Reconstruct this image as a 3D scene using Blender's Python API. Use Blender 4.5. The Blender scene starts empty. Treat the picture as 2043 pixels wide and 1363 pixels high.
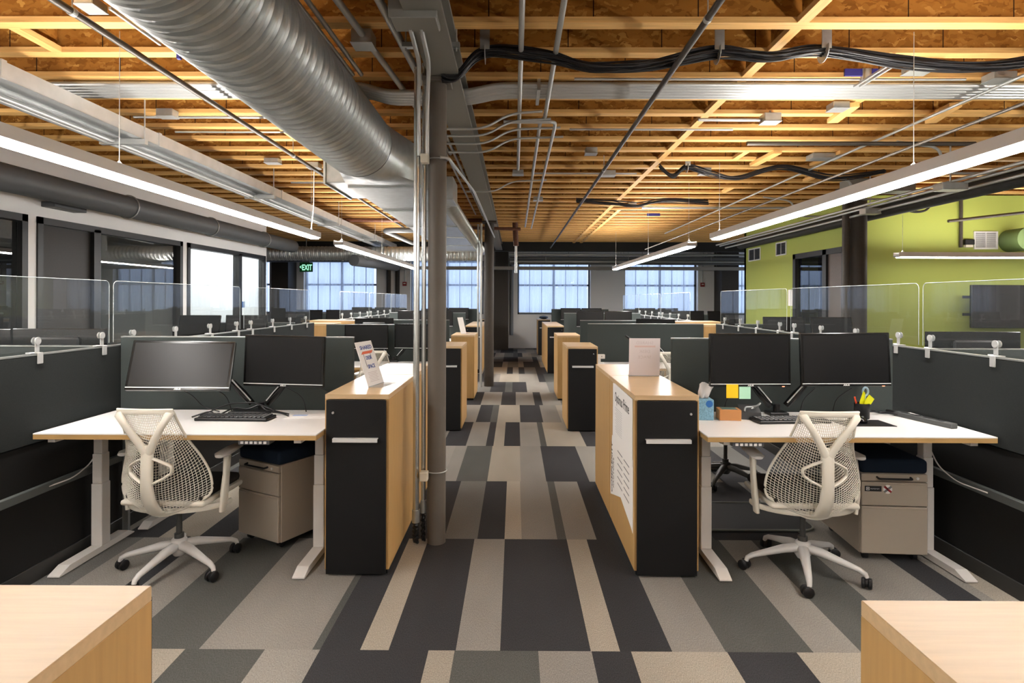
import bpy, bmesh, math, random
from mathutils import Vector, Matrix, Euler
R = math.radians
rnd = random.Random(7)
SC = bpy.context.scene
COL = SC.collection

# ------------------------------------------------------------------ helpers
def lin(h):
    h = h.lstrip('#')
    out = []
    for i in (0, 2, 4):
        c = int(h[i:i+2], 16) / 255
        out.append(c / 12.92 if c <= .04045 else ((c + .055) / 1.055) ** 2.4)
    return (*out, 1)

MATS = {}
def P(name, col, rough=.5, metal=0, spec=.5, var=0, scale=20, bump=0, bscale=200, stretch=None, emis=0, dark=None, detail=3, alpha=1):
    m = bpy.data.materials.new(name); m.use_nodes = True
    nt = m.node_tree; b = nt.nodes['Principled BSDF']
    c = lin(col) if isinstance(col, str) else (*col, 1)
    b.inputs['Base Color'].default_value = c
    b.inputs['Roughness'].default_value = rough
    b.inputs['Metallic'].default_value = metal
    b.inputs['Specular IOR Level'].default_value = spec
    if emis:
        b.inputs['Emission Color'].default_value = c
        b.inputs['Emission Strength'].default_value = emis
    tc = mp = None
    if var or bump:
        tc = nt.nodes.new('ShaderNodeTexCoord'); mp = nt.nodes.new('ShaderNodeMapping')
        nt.links.new(tc.outputs['Object'], mp.inputs['Vector'])
        if stretch: mp.inputs['Scale'].default_value = stretch
    if var:
        n = nt.nodes.new('ShaderNodeTexNoise'); n.inputs['Scale'].default_value = scale; n.inputs['Detail'].default_value = detail
        nt.links.new(mp.outputs[0], n.inputs['Vector'])
        rp = nt.nodes.new('ShaderNodeValToRGB')
        d = lin(dark) if dark else tuple(x * (1 - var) for x in c[:3]) + (1,)
        rp.color_ramp.elements[0].color = d; rp.color_ramp.elements[0].position = .3
        rp.color_ramp.elements[1].color = tuple(min(1, x * (1 + var * .4)) for x in c[:3]) + (1,); rp.color_ramp.elements[1].position = .7
        nt.links.new(n.outputs['Fac'], rp.inputs['Fac'])
        nt.links.new(rp.outputs['Color'], b.inputs['Base Color'])
    if bump:
        n2 = nt.nodes.new('ShaderNodeTexNoise'); n2.inputs['Scale'].default_value = bscale; n2.inputs['Detail'].default_value = 2
        nt.links.new(mp.outputs[0], n2.inputs['Vector'])
        bp = nt.nodes.new('ShaderNodeBump'); bp.inputs['Strength'].default_value = bump; bp.inputs['Distance'].default_value = .002
        nt.links.new(n2.outputs['Fac'], bp.inputs['Height']); nt.links.new(bp.outputs[0], b.inputs['Normal'])
    MATS[name] = m
    return m

def glassmat(name, tint=(1, 1, 1), ior=1.45, rough=0.0, base=0.0, haze=0.0):
    m = bpy.data.materials.new(name); m.use_nodes = True
    nt = m.node_tree; nt.nodes.clear()
    out = nt.nodes.new('ShaderNodeOutputMaterial')
    tr = nt.nodes.new('ShaderNodeBsdfTransparent'); tr.inputs[0].default_value = (*tint, 1)
    gl = nt.nodes.new('ShaderNodeBsdfGlossy'); gl.inputs['Roughness'].default_value = rough
    fr = nt.nodes.new('ShaderNodeFresnel'); fr.inputs['IOR'].default_value = ior
    ma = nt.nodes.new('ShaderNodeMath'); ma.operation = 'ADD'; ma.inputs[1].default_value = base; ma.use_clamp = True
    ge = nt.nodes.new('ShaderNodeNewGeometry'); iv = nt.nodes.new('ShaderNodeMath'); iv.operation = 'SUBTRACT'; iv.inputs[0].default_value = 1
    nt.links.new(ge.outputs['Backfacing'], iv.inputs[1])
    mf = nt.nodes.new('ShaderNodeMath'); mf.operation = 'MULTIPLY'
    nt.links.new(fr.outputs[0], ma.inputs[0]); nt.links.new(ma.outputs[0], mf.inputs[0]); nt.links.new(iv.outputs[0], mf.inputs[1])
    mx = nt.nodes.new('ShaderNodeMixShader')
    nt.links.new(mf.outputs[0], mx.inputs[0]); nt.links.new(tr.outputs[0], mx.inputs[1]); nt.links.new(gl.outputs[0], mx.inputs[2])
    last = mx
    if haze:
        df = nt.nodes.new('ShaderNodeBsdfDiffuse'); df.inputs[0].default_value = (.8, .85, .9, 1)
        m2 = nt.nodes.new('ShaderNodeMixShader'); m2.inputs[0].default_value = haze
        nt.links.new(mx.outputs[0], m2.inputs[1]); nt.links.new(df.outputs[0], m2.inputs[2]); last = m2
    nt.links.new(last.outputs[0], out.inputs[0])
    return m

def emit(name, col, s):
    m = bpy.data.materials.new(name); m.use_nodes = True
    nt = m.node_tree; nt.nodes.clear()
    out = nt.nodes.new('ShaderNodeOutputMaterial'); e = nt.nodes.new('ShaderNodeEmission')
    e.inputs[0].default_value = (*col, 1); e.inputs[1].default_value = s
    nt.links.new(e.outputs[0], out.inputs[0])
    return m

class MB:
    """collects shapes, links them as one mesh object"""
    def __init__(s): s.bm = bmesh.new()
    def box(s, x0, x1, y0, y1, z0, z1, bev=0, M=None, seg=1):
        b = s.bm
        vs = [b.verts.new((x, y, z)) for x in (x0, x1) for y in (y0, y1) for z in (z0, z1)]
        idx = [(0, 1, 3, 2), (4, 6, 7, 5), (0, 4, 5, 1), (2, 3, 7, 6), (0, 2, 6, 4), (1, 5, 7, 3)]
        fs = [b.faces.new([vs[i] for i in f]) for f in idx]
        if bev:
            es = list({e for f in fs for e in f.edges})
            r = bmesh.ops.bevel(b, geom=es, offset=bev, segments=seg, affect='EDGES', profile=.5, clamp_overlap=True)
            vs = list({v for f in r['faces'] for v in f.verts} | {v for v in vs if v.is_valid})
        if M: bmesh.ops.transform(b, matrix=M, verts=[v for v in vs if v.is_valid])
        return s
    def ring(s, p, n, up, rx, ry, seg, sq=0):
        u = n.cross(up)
        if u.length < 1e-5: u = n.cross(Vector((1, 0, 0)))
        if u.length < 1e-5: u = n.cross(Vector((0, 1, 0)))
        u.normalize(); w = u.cross(n).normalized()
        out = []
        for i in range(seg):
            a = 2 * math.pi * (i + .5) / seg
            c, d = math.cos(a), math.sin(a)
            if sq:
                c = math.copysign(abs(c) ** (1 - sq), c); d = math.copysign(abs(d) ** (1 - sq), d)
            out.append(s.bm.verts.new(p + u * c * rx + w * d * ry))
        return out
    def tube(s, pts, r, seg=10, up=(0, 0, 1), cap=True, sq=0):
        """r: number, list of numbers or list of (rx, ry); rx lies sideways to `up`"""
        pts = [Vector(p) for p in pts]; up = Vector(up)
        n = len(pts); rings = []
        for i, p in enumerate(pts):
            t = (pts[min(i + 1, n - 1)] - pts[max(i - 1, 0)]).normalized()
            q = r[i] if isinstance(r, (list, tuple)) else r
            rx, ry = q if isinstance(q, (list, tuple)) else (q, q)
            rings.append(s.ring(p, t, up, rx, ry, seg, sq))
        for a, b in zip(rings, rings[1:]):
            for i in range(seg):
                s.bm.faces.new((a[i], a[(i + 1) % seg], b[(i + 1) % seg], b[i]))
        if cap:
            s.bm.faces.new(rings[0][::-1]); s.bm.faces.new(rings[-1])
        return s
    def cyl(s, a, b, r, seg=16): return s.tube([a, b], r, seg)
    def poly(s, pts, ext):
        """polygon pushed out along ext"""
        e = Vector(ext)
        a = [s.bm.verts.new(Vector(p)) for p in pts]; b = [s.bm.verts.new(Vector(p) + e) for p in pts]
        s.bm.faces.new(a[::-1]); s.bm.faces.new(b)
        for i in range(len(a)):
            j = (i + 1) % len(a); s.bm.faces.new((a[i], a[j], b[j], b[i]))
        return s
    def build(s, name, mat, parent=None, smooth=None):
        bmesh.ops.recalc_face_normals(s.bm, faces=s.bm.faces)
        me = bpy.data.meshes.new(name)
        s.bm.to_mesh(me); s.bm.free()
        if smooth:
            for p in me.polygons: p.use_smooth = True
            try: me.set_sharp_from_angle(angle=R(smooth))
            except Exception: pass
        me.materials.append(mat)
        o = bpy.data.objects.new(name, me); COL.objects.link(o)
        if parent: o.parent = parent
        return o

def fillet(pts, rad, n=5):
    """round the corners of a polyline"""
    pts = [Vector(p) for p in pts]; out = [pts[0]]
    for a, b, c in zip(pts, pts[1:], pts[2:]):
        u, v = (a - b), (c - b)
        r = min(rad, u.length * .45, v.length * .45)
        u.normalize(); v.normalize()
        p0, p2 = b + u * r, b + v * r
        for i in range(n + 1):
            t = i / n
            out.append(p0 * (1 - t) ** 2 + b * 2 * t * (1 - t) + p2 * t * t)
    out.append(pts[-1]); return out

def tag(o, label, cat, group=None, kind=None):
    o['label'] = label; o['category'] = cat
    if group: o['group'] = group
    if kind: o['kind'] = kind
    return o
def struct(o): o['kind'] = 'structure'; return o
def thing(name, label, cat, loc=(0, 0, 0), rz=0, group=None):
    o = bpy.data.objects.new(name, None); COL.objects.link(o)
    o.location = loc; o.rotation_euler = (0, 0, rz); o.empty_display_size = .1
    return tag(o, label, cat, group)
KIDS = {}
def copy_tree(o, parent=None):
    c = o.copy(); COL.objects.link(c)
    if parent: c.parent = parent
    for ch in list(o.children): copy_tree(ch, c)
    return c
def dup(o, loc, rz, label, group=None):
    c = copy_tree(o); c.location = loc; c.rotation_euler = (0, 0, rz); c['label'] = label
    if group: c['group'] = group
    return c
_txt = {}
def text_mesh(name, body, size, mat, M, parent=None, align='CENTER', ext=.0006, bold=0, sx=1):
    cu = bpy.data.curves.new(name, 'FONT'); cu.body = body; cu.size = size; cu.align_x = align; cu.align_y = 'CENTER'
    cu.extrude = ext; cu.offset = bold; cu.resolution_u = 3
    to = bpy.data.objects.new('tmp_text', cu); COL.objects.link(to)
    dg = bpy.context.evaluated_depsgraph_get(); dg.update()
    me = bpy.data.meshes.new_from_object(to.evaluated_get(dg))
    bpy.data.objects.remove(to); bpy.data.curves.remove(cu)
    me.transform(M @ Matrix.Diagonal((sx, 1, 1, 1)))
    me.materials.clear(); me.materials.append(mat); me.name = name
    o = bpy.data.objects.new(name, me); COL.objects.link(o)
    if parent: o.parent = parent
    return o
ORD = ['nearest', 'second', 'third', 'fourth', 'fifth', 'sixth', 'seventh', 'eighth', 'ninth', 'tenth', 'eleventh', 'twelfth']

# ------------------------------------------------------------------ materials
white_lam = P('white_laminate', '#d9d7d6', .35, spec=.4)
maple_top = P('maple_top', '#c8ab84', .36, spec=.45, var=.1, scale=5, stretch=(1.0, 14, 14), detail=5)  # paler than the sides: gloss on the tops is put into the colour
maple = P('maple_side', '#ba9560', .42, spec=.35, var=.12, scale=5, stretch=(12, 12, .9), detail=5)
maple_edge = P('maple_edge', '#b5925f', .45, spec=.35, var=.15, scale=6, stretch=(1, 12, 12))
black_front = P('black_front', (.006, .006, .0065), .55, spec=.25, bump=.25, bscale=350)
black_gloss = P('black_gloss', (.006, .006, .006), .18, spec=.4)
black_plastic = P('black_plastic', (.010, .010, .011), .4, spec=.35)
screen_m = P('monitor_screen', (.0055, .0055, .006), .3, spec=.3, bump=.04, bscale=900)
alu = P('brushed_aluminium', '#dadada', .35, metal=.35)
white_metal = P('white_powder_coat', '#d6d2cd', .4)
chair_white = P('chair_white', '#d8d3c6', .42, spec=.4)
chair_grey = P('chair_base_grey', '#c3c1be', .42)
chair_dark = P('chair_dark', '#3d3d3b', .5)
seat_dark = P('seat_fabric', '#2a2725', .9, spec=.2, bump=.4)
fabric_panel = P('panel_fabric', '#434948', .95, spec=.08, var=.12, scale=250, bump=.3, bscale=600)
fabric_side = P('side_panel_fabric', '#2f3232', .95, spec=.08, var=.12, scale=250, bump=.3, bscale=600)
panel_black = P('panel_black', (.008, .008, .008), .6, spec=.25)
rail_grey = P('rail_grey', '#8d908f', .4, metal=.5)
raceway_m = P('raceway_grey', '#4d5150', .5)
beige_steel = P('beige_steel', '#a3988a', .4, spec=.4)
navy = P('navy_cushion', '#1e2734', .95, spec=.1, var=.2, scale=400, bump=.4, bscale=500)
galv = P('galvanised_steel', '#b2b6b5', .34, metal=.72, var=.12, scale=14)
galv_tray = P('galvanised_tray', '#b9bbbb', .42, metal=.7, var=.1, scale=8)
conduit_m = P('conduit_steel', '#b3b5b4', .36, metal=.6)
chrome_m = P('bright_riser_steel', '#c9ccca', .24, metal=.9)
dark_pipe = P('dark_pipe', '#4a443e', .45, metal=.5)
rust = P('rusty_pipe', '#5b3320', .6, metal=.2, var=.3, scale=30)
col_m = P('column_paint', '#625c55', .5, spec=.35, var=.08, scale=8)
beam_m = P('steel_beam_paint', '#76746e', .5, spec=.3)
darkcol = P('dark_brown_paint', '#3b352f', .55, spec=.3, var=.1, scale=30)
wall_white = P('white_wall_paint', '#f2f0ee', .6, spec=.25, bump=.06, bscale=80)
wall_grey = P('grey_wall_paint', '#8f9296', .6, spec=.25)
wall_green = P('green_wall_paint', '#98a250', .55, spec=.25, bump=.05, bscale=80)
green_duct = P('green_painted_duct', '#4d5f33', .7)
frame_dark = P('dark_window_frame', '#111212', .45)
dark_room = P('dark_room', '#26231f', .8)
soffit_m = P('dark_soffit', '#23211f', .8)
cable_m = P('black_cable', (.012, .012, .014), .45, spec=.4)
insul = P('pipe_insulation', '#56585a', .5, spec=.4)
lamp_body = P('lamp_body', '#cfccc9', .4)
paper = P('paper', '#e2e0de', .7, spec=.2)
paper_grey = P('paper_print_grey', '#9a9a9d', .8)
ink = P('ink_black', '#18181a', .7)
ink_blue = P('ink_blue', '#3a4f94', .7)
ink_pale = P('ink_pale', '#c3b9b9', .8)
orange_m = P('orange_print', '#d9623a', .7)
tissue_blue = P('tissue_box_blue', '#7aaac4', .7, var=.35, scale=120)
blue_dot = P('blue_label', '#1d64ad', .6)
card_brown = P('brown_card', '#bb824f', .75)
teal_card = P('teal_card', '#56716b', .7)
yellow = P('yellow_note', '#ecc506', .7)
lemon = P('lemon_note', '#e9ea10', .7)
mint = P('mint_note', '#a7d6bb', .7)
red_m = P('red_plastic', '#8f1a1c', .45)
orange_pen = P('orange_pen', '#f0512a', .5)
pale_blue = P('pale_blue_plastic', '#b5d4e6', .4)
blue_tape = P('blue_tape', '#26236b', .6)
clip_grey = P('clip_grey', '#a7a8a7', .4)
cream = P('cream_plastic', '#cfc9b8', .5)
sign_green = P('exit_sign_green', '#0b5c28', .5)
acrylic = glassmat('clear_acrylic', (.975, .985, .98), 1.4, haze=.014)
acr_edge = P('acrylic_edge', '#a9b2b2', .2, spec=.7)
win_glass = glassmat('window_glass', (.95, .97, 1), 1.4)
office_glass = glassmat('office_glass', (.88, .91, .91), 1.6, base=.10)
lens = emit('lamp_lens', (1, .965, .92), 14.5)
lens_dim = emit('lamp_lens_dim', (1, .965, .92), 5.0)
lens_far = emit('lamp_lens_far', (1, .965, .92), 34.0)
uplens = emit('lamp_uplight', (1, .94, .87), 15.5)
exit_glow = emit('exit_letters', (.35, 1, .6), .32)
led_red = emit('power_led', (1, .2, .1), 1.5)
office_lamp = emit('office_lamp', (1, .98, .96), 5.0)

def osb(name, base, dark, pale, stamps=True):
    m = bpy.data.materials.new(name); m.use_nodes = True
    nt = m.node_tree; b = nt.nodes['Principled BSDF']; L = nt.links.new; N = nt.nodes.new
    tc = N('ShaderNodeTexCoord'); oi = N('ShaderNodeObjectInfo')
    cmb = N('ShaderNodeCombineXYZ'); mul = N('ShaderNodeMath'); mul.operation = 'MULTIPLY'; mul.inputs[1].default_value = 37
    L(oi.outputs['Random'], mul.inputs[0]); L(mul.outputs[0], cmb.inputs[0])
    add = N('ShaderNodeVectorMath'); add.operation = 'ADD'; L(tc.outputs['Object'], add.inputs[0]); L(cmb.outputs[0], add.inputs[1])
    ns = N('ShaderNodeTexNoise'); ns.inputs['Scale'].default_value = 14; ns.inputs['Detail'].default_value = 4; L(add.outputs[0], ns.inputs['Vector'])
    mixv = N('ShaderNodeVectorMath'); mixv.operation = 'MULTIPLY_ADD'; mixv.inputs[1].default_value = (.10, .10, .10)
    L(ns.outputs['Color'], mixv.inputs[0]); L(add.outputs[0], mixv.inputs[2])
    vo = N('ShaderNodeTexVoronoi'); vo.inputs['Scale'].default_value = 34; vo.inputs['Randomness'].default_value = 1
    mpo = N('ShaderNodeMapping'); mpo.inputs['Rotation'].default_value = (0, .5, 0); mpo.inputs['Scale'].default_value = (.55, 1, 1.5)
    L(mixv.outputs[0], mpo.inputs[0]); L(mpo.outputs[0], vo.inputs['Vector'])
    sx = N('ShaderNodeSeparateColor'); L(vo.outputs['Color'], sx.inputs[0])
    rp = N('ShaderNodeValToRGB'); e = rp.color_ramp.elements
    e[0].position = 0; e[0].color = lin(dark); e[1].position = 1; e[1].color = lin(pale)
    k = e.new(.45); k.color = lin(base); k = e.new(.85); k.color = lin(base)
    L(sx.outputs[0], rp.inputs[0])
    # panel seams every 1.2 m
    sp = N('ShaderNodeSeparateXYZ'); L(add.outputs[0], sp.inputs[0])
    md = N('ShaderNodeMath'); md.operation = 'FLOORED_MODULO'; md.inputs[1].default_value = .61; L(sp.outputs[0], md.inputs[0])
    lt = N('ShaderNodeMath'); lt.operation = 'LESS_THAN'; lt.inputs[1].default_value = .007; L(md.outputs[0], lt.inputs[0])
    mx = N('ShaderNodeMix'); mx.data_type = 'RGBA'; mx.inputs['B'].default_value = lin('#2a1505')
    L(lt.outputs[0], mx.inputs['Factor']); L(rp.outputs[0], mx.inputs['A']); L(mx.outputs['Result'], b.inputs['Base Color'])
    b.inputs['Roughness'].default_value = .7; b.inputs['Specular IOR Level'].default_value = .2
    return m
osb_m = osb('strand_board', '#9f6b2a', '#7f5019', '#bf8f49')
flange_m = P('joist_flange', '#d8ab6a', .6, spec=.2, var=.22, scale=3, stretch=(1, 20, 20), detail=4)

# ------------------------------------------------------------------ camera
FPX = 1180.0
cam = bpy.data.cameras.new('camera'); cam.sensor_width = 36; cam.lens = FPX / 2043 * 36
cam.shift_y = -(681.5 - 598) / 2043
co = bpy.data.objects.new('camera', cam); COL.objects.link(co)
co.matrix_world = Matrix.Translation((0, 0, 1.55)) @ Matrix.Rotation(.0047, 4, 'Z') @ Matrix.Rotation(math.pi / 2, 4, 'X') @ Matrix.Rotation(.003, 4, 'Z')
cam.clip_start = .05
SC.camera = co

# ------------------------------------------------------------------ floor: carpet planks
D_, M_, G_, L_, T_ = '#3a3a3c', '#555653', '#6b6a67', '#8a8680', '#9e968a'
ROW0, RL = 2.61, 1.2175
known = {
    -1: [(-1.6, T_), (-1.453, T_), (-1.10, M_), (-.856, L_), (-.376, D_), (-.261, T_), (.108, M_), (.343, L_), (.517, D_), (.94, T_), (1.245, D_), (1.75, T_), (2.1, D_), (2.6, L_)],
    0: [(-2.4, G_), (-2.1, L_), (-2.01, D_), (-1.755, L_), (-1.393, M_), (-.891, L_), (-.856, M_), (-.679, D_), (-.553, T_), (-.256, D_), (-.06, L_), (.34, D_), (.469, T_), (.699, D_), (.935, L_), (1.32, M_), (1.532, L_), (1.83, M_), (2.245, L_), (2.42, D_), (2.49, L_)],  # narrow dark strip near the left end has shadow in its colour too
    1: [(-1.6, L_), (-1.3, M_), (-.9, L_), (-.453, D_), (-.238, G_), (-.062, D_), (.049, T_), (.28, L_), (.339, M_), (.534, L_), (.95, D_), (1.3, M_), (1.9, D_)],
    2: [(-.62, L_), (-.497, L_), (-.231, M_), (.056, T_), (.274, L_), (.642, D_), (.9, L_)],
    3: [(-.515, D_), (-.303, L_), (-.223, D_), (-.11, T_), (.064, D_), (.281, L_), (.345, M_), (.765, T_), (1, D_)],
    4: [(-.49, L_), (-.31, D_), (-.22, M_), (.076, T_), (.365, D_), (.6, L_), (.8, T_)],
    5: [(-.5, D_), (-.2, L_), (.02, D_), (.3, L_), (.42, D_), (.7, L_)],
}
bm = bmesh.new(); cl = bm.loops.layers.float_color.new('plank')
def plank(x0, x1, y0, y1, c):
    f = bm.faces.new([bm.verts.new(v) for v in ((x0, y0, 0), (x1, y0, 0), (x1, y1, 0), (x0, y1, 0))])
    v = rnd.uniform(.93, 1.07); cc = lin(c)
    for l in f.loops: l[cl] = (cc[0] * v, cc[1] * v, cc[2] * v, 1)
XL, XR, YB, YF = -11.0, 9.6, -5.0, 18.9
k = math.floor((YB - ROW0) / RL)
pal = [D_, D_, D_, L_, L_, T_, M_, G_]
while ROW0 + k * RL < YF:
    y0, y1 = max(YB, ROW0 + k * RL), min(YF, ROW0 + (k + 1) * RL)
    if y1 - y0 > 1e-3:
        x = XL; prev = None
        row = known.get(k)
        first = -2.9 if row else 99
        if row: first = row[0][0] - .25
        while x < min(first, XR) - 1e-6:
            w = rnd.choice([.126, .252, .252, .378]); x1 = min(x + w, first, XR)
            c = rnd.choice([q for q in pal if q != prev]); plank(x, x1, y0, y1, c); prev = c; x = x1
        if row:
            for xe, c in row:
                plank(x, xe, y0, y1, c); x = xe; prev = c
            while x < XR - 1e-6:
                w = rnd.choice([.126, .252, .252, .378]); x1 = min(x + w, XR)
                c = rnd.choice([q for q in pal if q != prev]); plank(x, x1, y0, y1, c); prev = c; x = x1
    k += 1
me = bpy.data.meshes.new('floor'); bm.to_mesh(me); bm.free()
cm = bpy.data.materials.new('carpet'); cm.use_nodes = True
nt = cm.node_tree; b = nt.nodes['Principled BSDF']; L = nt.links.new
at = nt.nodes.new('ShaderNodeVertexColor'); at.layer_name = 'plank'
tc = nt.nodes.new('ShaderNodeTexCoord'); mp = nt.nodes.new('ShaderNodeMapping'); mp.inputs['Scale'].default_value = (1, .35, 1)
L(tc.outputs['Object'], mp.inputs[0])
nz = nt.nodes.new('ShaderNodeTexNoise'); nz.inputs['Scale'].default_value = 330; nz.inputs['Detail'].default_value = 2; L(mp.outputs[0], nz.inputs['Vector'])
nb = nt.nodes.new('ShaderNodeTexNoise'); nb.inputs['Scale'].default_value = 2.2; nb.inputs['Detail'].default_value = 3; L(mp.outputs[0], nb.inputs['Vector'])
mr = nt.nodes.new('ShaderNodeMapRange'); mr.inputs[1].default_value = .3; mr.inputs[2].default_value = .7; mr.inputs[3].default_value = .7; mr.inputs[4].default_value = 1.25
L(nz.outputs['Fac'], mr.inputs[0])
mr2 = nt.nodes.new('ShaderNodeMapRange'); mr2.inputs[1].default_value = .3; mr2.inputs[2].default_value = .7; mr2.inputs[3].default_value = .88; mr2.inputs[4].default_value = 1.1
L(nb.outputs['Fac'], mr2.inputs[0])
mu = nt.nodes.new('ShaderNodeMath'); mu.operation = 'MULTIPLY'; L(mr.outputs[0], mu.inputs[0]); L(mr2.outputs[0], mu.inputs[1])
vm = nt.nodes.new('ShaderNodeVectorMath'); vm.operation = 'SCALE'; L(at.outputs[0], vm.inputs[0]); L(mu.outputs[0], vm.inputs['Scale'])
L(vm.outputs[0], b.inputs['Base Color'])
b.inputs['Roughness'].default_value = .95; b.inputs['Specular IOR Level'].default_value = .1
bp = nt.nodes.new('ShaderNodeBump'); bp.inputs['Strength'].default_value = .35; bp.inputs['Distance'].default_value = .003
L(nz.outputs['Fac'], bp.inputs['Height']); L(bp.outputs[0], b.inputs['Normal'])
me.materials.append(cm)
fl = struct(bpy.data.objects.new('floor', me)); COL.objects.link(fl)

# ------------------------------------------------------------------ room shell
JB, DECK = 3.15, 3.50          # underside of joists, underside of the deck
YW = 18.9                      # window wall
struct(MB().box(XL - .3, XR + .3, YB - .3, YW + .6, DECK, DECK + .05).build('ceiling', osb_m))
WX = -5.2                      # office wall on the left
WEND = 12.35
wins_l = [(3.0, 6.27), (6.40, 9.21), (9.35, 12.28)]
m = MB(); y = YB
for a, b_ in wins_l:
    m.box(WX - .12, WX, y, a, 0, JB); m.box(WX - .12, WX, a, b_, 2.44, JB); m.box(WX - .12, WX, a, b_, 0, .06); y = b_
m.box(WX - .12, WX, y, WEND, 0, JB)
struct(m.build('wall_left', wall_white))
for i, (a, b_) in enumerate(wins_l):
    fr = MB(); t = .075
    fr.box(WX - .1, WX + .02, a, a + t, .06, 2.44).box(WX - .1, WX + .02, b_ - t, b_, .06, 2.44)
    fr.box(WX - .1, WX + .02, a, b_, 2.44 - t, 2.44).box(WX - .1, WX + .02, a, b_, .06, .14)
    mid = [4.6, 7.32, 11.15][i]
    fr.box(WX - .1, WX + .02, mid - .06, mid + .06, .1, 2.40)
    w = struct(fr.build('window_%d' % (i + 1), frame_dark))
    g = MB()
    g.box(WX - .045, WX - .035, a + t, mid - .06, .14, 2.44 - t) if i != 1 else None
    g.box(WX - .045, WX - .035, mid + .06, b_ - t, .14, 2.44 - t)
    g.build('glass_pane', office_glass, w)
    if i == 1: MB().box(WX - .06, WX - .03, a + t, mid - .06, .14, 2.44 - t).build('dark_leaf', P('dark_door_leaf', '#33302d', .5, spec=.3, var=.1, scale=60), w)
    if i == 2:
        MB().box(WX - .065, WX - .06, 11.3, 11.5, 1.38, 1.50).build('sticker', blue_dot, w)
# offices behind the left wall
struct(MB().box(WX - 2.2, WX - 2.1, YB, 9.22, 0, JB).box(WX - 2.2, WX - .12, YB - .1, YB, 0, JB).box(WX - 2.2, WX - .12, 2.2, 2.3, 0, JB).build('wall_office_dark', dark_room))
struct(MB().box(WX - 1.6, WX - 1.5, 9.35, WEND, 0, 2.85).box(WX - 1.6, WX - .12, 9.22, 9.35, 0, JB).box(WX - 1.6, WX - .12, WEND - .1, WEND, 0, JB).box(WX - 1.6, WX - .12, 9.3, WEND, 2.85, 2.95).build('wall_office_white', P('office_white', '#e3e4e6', .5)))
t = thing('office_ceiling_light', 'flat white ceiling light inside the bright left office', 'ceiling light', (WX - .8, 10.8, 2.85))
MB().box(-.3, .3, -1.2, 1.2, -.05, -.012, .004).build('frame', lamp_body, t)
MB().box(-.27, .27, -1.15, 1.15, -.056, -.05).build('diffuser', office_lamp, t)
# walls nobody sees but that close the room
struct(MB().box(XL - .3, XR + .3, YB - .15, YB, 0, DECK).build('wall_rear', wall_white))
struct(MB().box(XR, XR + .15, YB, 9.0, 0, DECK).build('wall_right', wall_white))
struct(MB().box(XL - .15, XL, WEND - .1, YW, 0, DECK).box(XL, WX - 1.6, WEND - .12, WEND, 0, DECK).build('wall_far_left', wall_white))
# green meeting room
GX, GY, GE = 5.15, 9.0, 13.3
m = MB()
m.box(GX, GX + .12, GY + .12, 9.25, 0, JB).box(GX, GX + .12, 9.25, 10.95, 2.40, JB).box(GX, GX + .12, 10.95, GE, 0, JB)
m.box(GX, XR + .15, GY, GY + .12, 0, JB)
m.box(GX, XR + .15, GE - .1, GE, 0, JB)
struct(m.build('wall_green', wall_green))
fr = MB().box(GX - .02, GX + .1, 10.85, 10.95, 0, 2.4).box(GX - .02, GX + .1, 9.78, 9.9, 0, 2.4).box(GX - .02, GX + .1, 9.25, 9.32, 0, 2.4).box(GX - .02, GX + .1, 9.25, 10.95, 2.31, 2.4)
w = struct(fr.build('window_4', frame_dark))
MB().box(GX + .03, GX + .04, 9.9, 10.85, 0, 2.31).build('glass_pane', office_glass, w)
MB().box(GX + .02, GX + .06, 9.32, 9.78, 0, 2.31).build('door_leaf', P('brown_door_leaf', '#564c47', .5, var=.1, scale=30), w)
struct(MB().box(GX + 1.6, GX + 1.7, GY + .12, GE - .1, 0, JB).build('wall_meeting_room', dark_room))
# window wall
WW, WP, W0 = 2.33, 3.425, .09
SILL, HEAD = 1.08, 2.80
m = MB(); x = XL; wl = []
for kk in range(-3, 3):
    a = W0 + WP * kk
    if a < XL or a + WW > XR: continue
    m.box(x, a, YW, YW + .4, 0, DECK); m.box(a, a + WW, YW, YW + .4, 0, SILL); m.box(a, a + WW, YW, YW + .4, HEAD, DECK)
    x = a + WW; wl.append(a)
m.box(x, XR + .15, YW, YW + .4, 0, DECK)
struct(m.build('wall_windows', P('window_wall_paint', '#f0eeec', .6, spec=.2)))
shade_m = bpy.data.materials.new('roller_shade'); shade_m.use_nodes = True
nt = shade_m.node_tree; nt.nodes.clear(); L = nt.links.new
o_ = nt.nodes.new('ShaderNodeOutputMaterial'); tl = nt.nodes.new('ShaderNodeBsdfTranslucent'); tp = nt.nodes.new('ShaderNodeBsdfTransparent'); mx = nt.nodes.new('ShaderNodeMixShader')
tl.inputs[0].default_value = (.85, .9, 1, 1); tp.inputs[0].default_value = (.9, .95, 1, 1)
tc = nt.nodes.new('ShaderNodeTexCoord'); mp = nt.nodes.new('ShaderNodeMapping'); mp.inputs['Scale'].default_value = (6, 1, .35)
nz = nt.nodes.new('ShaderNodeTexNoise'); nz.inputs['Scale'].default_value = 2.5; nz.inputs['Detail'].default_value = 4
L(tc.outputs['Object'], mp.inputs[0]); L(mp.outputs[0], nz.inputs['Vector'])
mr = nt.nodes.new('ShaderNodeMapRange'); mr.inputs[1].default_value = .35; mr.inputs[2].default_value = .65; mr.inputs[3].default_value = .2; mr.inputs[4].default_value = .42
L(nz.outputs['Fac'], mr.inputs[0]); L(mr.outputs[0], mx.inputs[0]); L(tp.outputs[0], mx.inputs[1]); L(tl.outputs[0], mx.inputs[2]); L(mx.outputs[0], o_.inputs[0])
winframe = P('window_frame_paint', '#5f6873', .5)
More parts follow.
